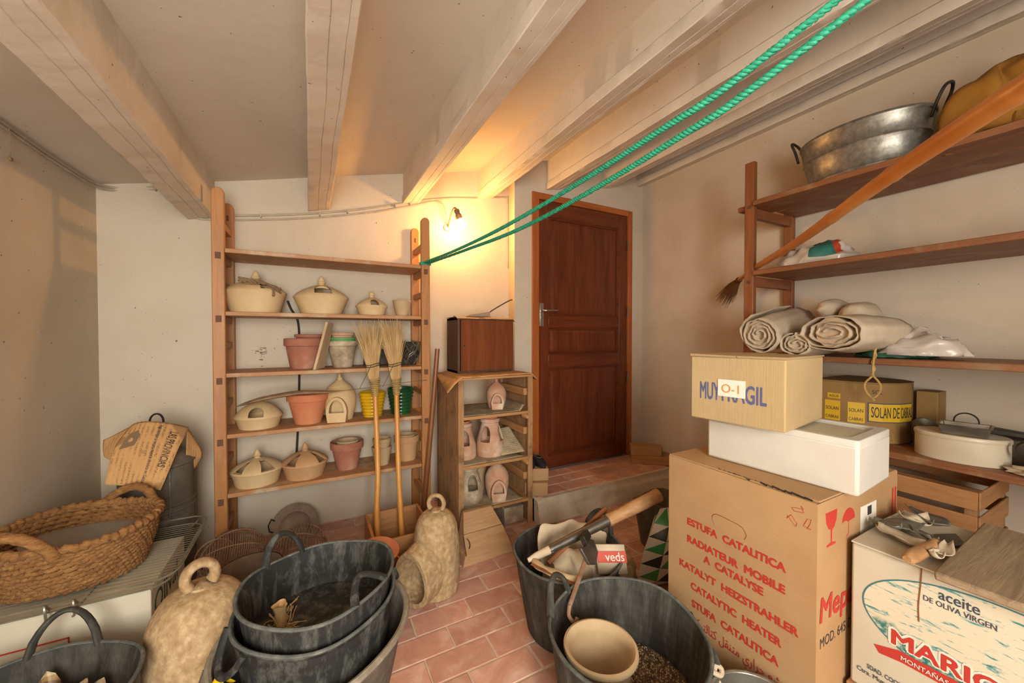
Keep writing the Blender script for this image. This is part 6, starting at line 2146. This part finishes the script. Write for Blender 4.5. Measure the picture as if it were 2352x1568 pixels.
spanel(0, 0.050, 0.060, 0.085, 0.095, 'label_y', 'yellow_label')
spanel(0, 0.060, 0.050, 0.190, 0.025, 'label_y', 'yellow_label')
spanel(1, 0.012, 0.060, 0.085, 0.095, 'label_y', 'yellow_label')
lettering('SOLAN', sface(0, 0.054, 0.135), M['ink_black'], sb, width=0.050, height=0.016, bold=0.008)
lettering('CABRAS', sface(0, 0.054, 0.095), M['ink_black'], sb, width=0.050, height=0.014, bold=0.008)
lettering('AGUA', sface(0, 0.066, 0.196), M['ink_black'], sb, width=0.038, height=0.012, bold=0.008)
lettering('SOLAN', sface(1, 0.016, 0.135), M['ink_black'], sb, width=0.050, height=0.016, bold=0.008)
lettering('CABRAS', sface(1, 0.016, 0.095), M['ink_black'], sb, width=0.050, height=0.014, bold=0.008)
# long banner wraps round the curved side
seg = [Vector(p + (0,)) for p in fp[1:6]]


def wrap(s):
    s += 0.085
    for a, b_ in zip(seg[:-1], seg[1:]):
        L_ = (b_ - a).length
        if s <= L_:
            d_ = (b_ - a).normalized()
            return a + d_ * s, d_.cross(Vector((0, 0, 1)))
        s -= L_
    d_ = (seg[-1] - seg[-2]).normalized()
    return seg[-1] + d_ * s, d_.cross(Vector((0, 0, 1)))


def wfn(x, y, l=0.0014, z0=0.100):
    p, n_ = wrap(x)
    return p + n_ * l + Vector((0, 0, z0 + y))


part('banner_border', MB().grid(lambda u, v: wfn(-0.004 + u * 0.222, -0.004 + v * 0.088, 0.0010), 24, 2), M['ink_navy'], sb, smooth=0)
part('yellow_banner', MB().grid(lambda u, v: wfn(u * 0.214, v * 0.080, 0.0016), 24, 2), M['label_y'], sb, smooth=0)
lettering('SOLAN DE CABRAS', lambda x, y: wfn(x + 0.008, y + 0.018, 0.0024), M['ink_black'], sb, width=0.195, height=0.048, bold=0.008)
lettering('SCL', lambda x, y: wfn(x + 0.01, y + 0.125, 0.0014), M['ink_black'], sb, width=0.035, height=0.018)
t = thing('dark_carton', 'dark brown carton standing behind the printed carton against the wall', 'carton', (2.50, 0.600, z + 0.001), 0)
part('carton_body', MB().box(0.0, 0.11, 0.0, 0.07, 0, 0.235), M['card_d'], t, bevel=0.003)
t = thing('tin_cup', 'dented grey tin beaker next to the oval box', 'cup', (2.392, 0.602, z + 0.001), 0)
part('cup_wall', MB().lathe([(0, 0), (0.046, 0), (0.050, 0.05), (0.056, 0.105), (0.058, 0.110), (0.052, 0.108), (0.045, 0.05), (0.042, 0.006), (0, 0.006)], 36, wob=lambda r, z_, a: (r * (1 + 0.10 * (z_ / 0.1) * math.sin(2 * a + 0.6)), z_ + 0.010 * (z_ / 0.1) * math.sin(3 * a))), M['zinc_d'], t)
ot = thing('oval_tin', 'cream enamelled oval tin with flat lid on the lowest shelf', 'tin', (2.290, 0.487, z + 0.001), math.radians(4))
T = Matrix.Diagonal((0.74, 1.0, 1.0, 1.0))
part('tin_body', MB().lathe([(0, 0), (0.124, 0), (0.126, 0.004), (0.126, 0.088), (0, 0.088)], 64, M=T), M['white_en'], ot)
part('tin_lid', MB().lathe([(0, 0.086), (0.127, 0.086), (0.129, 0.09), (0.129, 0.100), (0.125, 0.104), (0, 0.104)], 64, M=T), M['white_en'], ot)
zt2 = z + 0.106
t = thing('baking_tin', 'small rectangular baking tin standing on the oval tin', 'baking tin', (2.265, 0.470, zt2), math.radians(8))
m = MB()
a, b_ = [(-0.045, -0.058), (0.045, -0.058), (0.045, 0.058), (-0.045, 0.058)], [(-0.057, -0.068), (0.057, -0.068), (0.057, 0.068), (-0.057, 0.068)]
i_, j_ = [(x * 0.95, y * 0.95) for x, y in a], [(x * 0.90, y * 0.92) for x, y in b_]
vs = [(x, y, 0) for x, y in a] + [(x * 0.98, y * 0.98, 0.036) for x, y in b_] + [(x * 1.06, y * 1.06, 0.038) for x, y in b_] + [(x, y, 0.040) for x, y in j_] + [(x, y, 0.004) for x, y in i_]
fs = [(3, 2, 1, 0), (16, 17, 18, 19)]
for q in range(4):
    fs += [(q * 4 + i, q * 4 + (i + 1) % 4, (q + 1) * 4 + (i + 1) % 4, (q + 1) * 4 + i) for i in range(4)]
m.add(vs, fs)
part('tin_wall', m, M['tin'], t, bevel=0.003)


def shears(label, loc, rot, zoff=0.0):
    t = thing('hand_shears', label, 'shears', loc, rot, 'old hand shears on the lowest shelf')
    bow = [(0.0, 0.018 + 0.03 * math.sin(a) * 0 + 0.035 * (1 - math.cos(a)) * 0.5 - 0.018 - 0.0, 0) for a in arc(3, 0, 1)]
    pts = [(0.035 * math.cos(a), 0.038 * math.sin(a) + 0.0, 0.028 + 0.020 * math.cos(a)) for a in arc(17, PI * 0.10, PI * 1.9)]
    pts = [(p[0] * 0.5, p[1] + 0.1, 0.040 + 0.032 * math.sin(a)) for p, a in zip(pts, arc(17, PI * 0.10, PI * 1.9))]
    part('spring_bow', MB().tube([(-0.004, 0.100 + 0.034 * math.cos(a), 0.038 + 0.034 * math.sin(a)) for a in arc(17, -0.9, PI + 0.9)], 0.011, 8, flat=0.22, up=(0, 1, 0)), M['iron'], t)
    for s in (-1, 1):
        part('blade', MB().hexa([(s * 0.004, 0.09, 0.004), (s * 0.026, 0.07, 0.004), (s * 0.030, -0.05, 0.004), (s * 0.004, -0.20, 0.006)], [(s * 0.004, 0.09, 0.009 + 0.02), (s * 0.026, 0.07, 0.012 + 0.018), (s * 0.030, -0.05, 0.018), (s * 0.004, -0.20, 0.010)]), M['iron' if s < 0 else 'steelgrey'], t, bevel=0.002)
    return t


shears('black iron hand shears with spring bow lying on the lowest shelf', (2.41, 0.395, z + 0.10), math.radians(6))
shears('second pair of hand shears at the far end of lowest shelf', (2.27, 0.215, z + 0.045), math.radians(12))
solo('tool_tin', MB().box(2.34, 2.50, 0.16, 0.50, z + 0.001, z + 0.099), M['steelgrey'], 'flat grey tin box under the hand shears', 'tin', bevel=0.005)
heap('rag_pile', 'crumpled dusty rags at the edge of the lowest shelf', 'rag', (2.235, 0.225, z + 0.001), 0.06, 0.12, 0.04, 'greyclay', 8.0, 0.4, 9)

# ------------------------------------------------------------------ long broom lying across the shelf
a_, b_ = Vector((2.178, 1.200, 1.5795)), Vector((1.120, 0.166, 1.642))
d_ = (b_ - a_).normalized()
lb_ = thing('long_broom', 'long orange bamboo broom with head behind the shelf upright', 'broom', a_, 0)
end = a_ + d_ * 2.70
k_ = 24
P = [a_ + (end - a_) * (i / k_) - a_ - d_ * 0.44 for i in range(k_ + 1)]
P = [p + Vector((0, 0, 0.006 * math.sin(i * 0.55))) for i, p in enumerate(P)]
LL = (P[-1] - P[0]).length
P2 = catmull(P, 6)
rs = []
for i in range(len(P2)):
    s = i / (len(P2) - 1)
    r = 0.0125 + 0.0095 * min(1, s * 1.55)
    for nd in (0.10, 0.21, 0.335, 0.455, 0.575, 0.70, 0.84):
        if abs(s - nd) < 0.004:
            r *= 1.09
    rs.append(r)
part('bamboo_handle', MB().tube(P2, rs, 14), M['bamboo_o'], lb_)
m = MB()
rnd = random.Random(17)
h0 = -d_ * 0.42
for k in range(170):
    q = Vector((rnd.gauss(0, 1), rnd.gauss(0, 1), rnd.gauss(0, 1)))
    q = (q - d_ * q.dot(d_))
    q = q.normalized() * math.sqrt(rnd.random())
    L_ = rnd.uniform(0.12, 0.185)
    base = h0 + q * 0.012
    dirn = Vector((-0.12, 0.52, -0.62))
    m.tube([base, base + dirn * L_ * 0.45 + q * 0.020, base + dirn * L_ + q * 0.046 + Vector((0, 0, -0.02))], [0.0022, 0.002, 0.0006], 4)
part('bristles', m, M['straw_d'], lb_)
part('binding', MB().tube([h0 + d_ * 0.02, h0 - d_ * 0.005], [0.018, 0.020], 12), M['straw_d'], lb_)


# ------------------------------------------------------------------ green ropes
def rope(label, pts, r):
    t = thing('green_rope', label, 'rope', (0, 0, 0), 0, 'green ropes stretched from the ladder shelf')
    P = catmull(pts, 90)
    n = len(P)
    for s in range(3):
        S, acc = [], 0.0
        for i in range(n):
            tg = (P[min(i + 1, n - 1)] - P[max(i - 1, 0)]).normalized()
            u = tg.cross(Vector((0, 0, 1))).normalized()
            w_ = tg.cross(u)
            if i:
                acc += (P[i] - P[i - 1]).length
            a = 2 * PI * (acc / 0.027 + s / 3)
            S.append(P[i] + (u * math.cos(a) + w_ * math.sin(a)) * r * 0.5)
        part('strand', MB().tube(S, r * 0.62, 6), M['rope'], t, smooth=60)
    return t


rope('upper green twisted rope stretched from the pine shelf to upper right', [(0.645, 2.372, 1.662), (0.652, 1.80, 1.628), (0.662, 1.214, 1.617), (0.700, 0.632, 1.660), (0.745, 0.280, 1.738), (0.90, -1.10, 2.16)], 0.0072)
rope('lower green twisted rope stretched from the pine shelf to upper right', [(0.662, 2.372, 1.655), (0.676, 1.75, 1.618), (0.690, 1.167, 1.594), (0.714, 0.592, 1.630), (0.752, 0.252, 1.712), (0.93, -1.10, 2.16)], 0.0072)
m = MB()
for k in range(2):
    zz = 1.650 + 0.010 * k
    m.tube([(LX1 + sx * 0.031, LYF + sy * 0.021, zz) for sx, sy in ((-1, -1), (1, -1), (1, 1), (-1, 1))], 0.005, 6, closed=True)
solo('rope_knot', m, M['rope'], 'green rope turns wound around the pine upright', 'rope')

# ------------------------------------------------------------------ wiring and lamp
def cable(name, label, pts, r, per=8, cat='cable', group='electric cables on the walls'):
    return solo(name, MB().tube(catmull(pts, per), r, 6), M['cable'], label, cat, group=group)


cable('wall_cable', 'upper painted cable along the back wall below the beams', [(-0.945, 0.6, 1.938), (-0.943, 1.6, 1.946), (-0.940, 2.4, 1.944), (-0.90, 2.688, 1.958), (-0.66, 2.688, 1.995), (-0.60, 2.686, 1.905), (-0.555, 2.686, 1.868), (-0.415, 2.684, 1.882), (-0.02, 2.682, 1.952), (0.36, 2.680, 2.046), (0.80, 2.677, 2.178), (1.14, 2.672, 2.243), (1.365, 2.668, 2.282), (1.382, 2.666, 2.270), (1.384, 2.666, 2.0), (1.383, 2.666, 1.735)], 0.0058)
cable('wall_cable', 'lower painted cable along the back wall below the beams', [(-0.945, 0.6, 1.925), (-0.943, 1.6, 1.932), (-0.940, 2.4, 1.930), (-0.90, 2.688, 1.943), (-0.66, 2.688, 1.982), (-0.61, 2.686, 1.895), (-0.565, 2.686, 1.852), (-0.415, 2.684, 1.858), (-0.02, 2.682, 1.925), (0.36, 2.680, 2.018), (0.62, 2.678, 2.10), (0.80, 2.676, 2.160), (0.86, 2.676, 2.150), (0.885, 2.676, 2.09), (0.892, 2.676, 2.02)], 0.0050)
m = MB()
for k, (x, z_) in enumerate([(-0.72, 1.980), (-0.25, 1.905), (0.06, 1.96), (0.22, 2.00), (0.52, 2.085), (0.62, 2.118), (1.14, 2.243)]):
    m2 = MB().box(x - 0.004, x + 0.004, 2.664 - 0.012 * x, 2.692 - 0.008 * x, z_ - 0.010, z_ + 0.012)
    solo('cable_clip', m2, M['cable'], ['cable clip left of the first beam', 'cable clip above the second pine upright', 'cable clip under the second beam', 'cable clip just right of the second beam', 'cable clip left of the third beam', 'cable clip under the third beam', 'cable clip near the fourth beam'][k], 'cable clip', group='cable clips on the back wall', bevel=0.002)

lamp = thing('wall_lamp', 'bare glowing bulb in an old socket on the back wall', 'lamp', (0, 0, 0))
part('wall_rose', MB().lathe([(0, 0), (0.030, 0), (0.028, 0.012), (0.015, 0.018), (0, 0.018)], 14, M=Matrix.Translation((0.892, 2.679, 1.985)) @ Matrix.Rotation(math.radians(90), 4, 'X')), M['cable'], lamp)
part('bracket_arm', MB().tube(catmull([(0.892, 2.668, 1.985), (0.890, 2.635, 2.01), (0.888, 2.56, 2.070), (0.888, 2.505, 2.080), (0.895, 2.492, 2.066)], 5), 0.006, 8), M['porcelain'], lamp)
sA, sB = Vector((0.893, 2.492, 2.068)), Vector((0.919, 2.492, 2.004))
d_ = sB - sA
part('socket', MB().tube([sA + d_ * s for s in (0, 0.1, 0.3, 0.32, 0.55, 0.57, 1.0)], [0.012, 0.019, 0.020, 0.017, 0.017, 0.023, 0.021], 16), M['porcelain'], lamp)
mb_, nt_, bs_ = new_mat('lit_bulb')
em = N(nt_, 'ShaderNodeEmission')
em.inputs[0].default_value = (1.0, 0.50, 0.16, 1)
em.inputs[1].default_value = BULB_STRENGTH
nt_.links.new(em.outputs[0], nt_.nodes['Material Output'].inputs['Surface'])
R = sB - sA
q = Vector((0, 0, 1)).rotation_difference(R.normalized()).to_matrix().to_4x4()
part('bulb', MB().lathe([(0, -0.002), (0.014, 0.0), (0.017, 0.012), (0.026, 0.028), (0.0305, 0.045), (0.026, 0.062), (0.014, 0.073), (0, 0.076)], 28, M=Matrix.Translation(sB - d_ * 0.06) @ q), mb_, lamp, smooth=180, label='glowing bulb')

m = MB().tube(catmull([(-0.938, 2.04, 1.935), (-0.935, 2.042, 1.88), (-0.937, 2.04, 1.835)], 4), 0.0016, 5)
m.ball((-0.937, 2.04, 1.828), 0.006, 0.010, 0.008, 8, 6)
solo('hanging_thread', m, M['dryleaf'], 'short dark thread with a knot hanging from cables on left wall', 'thread')
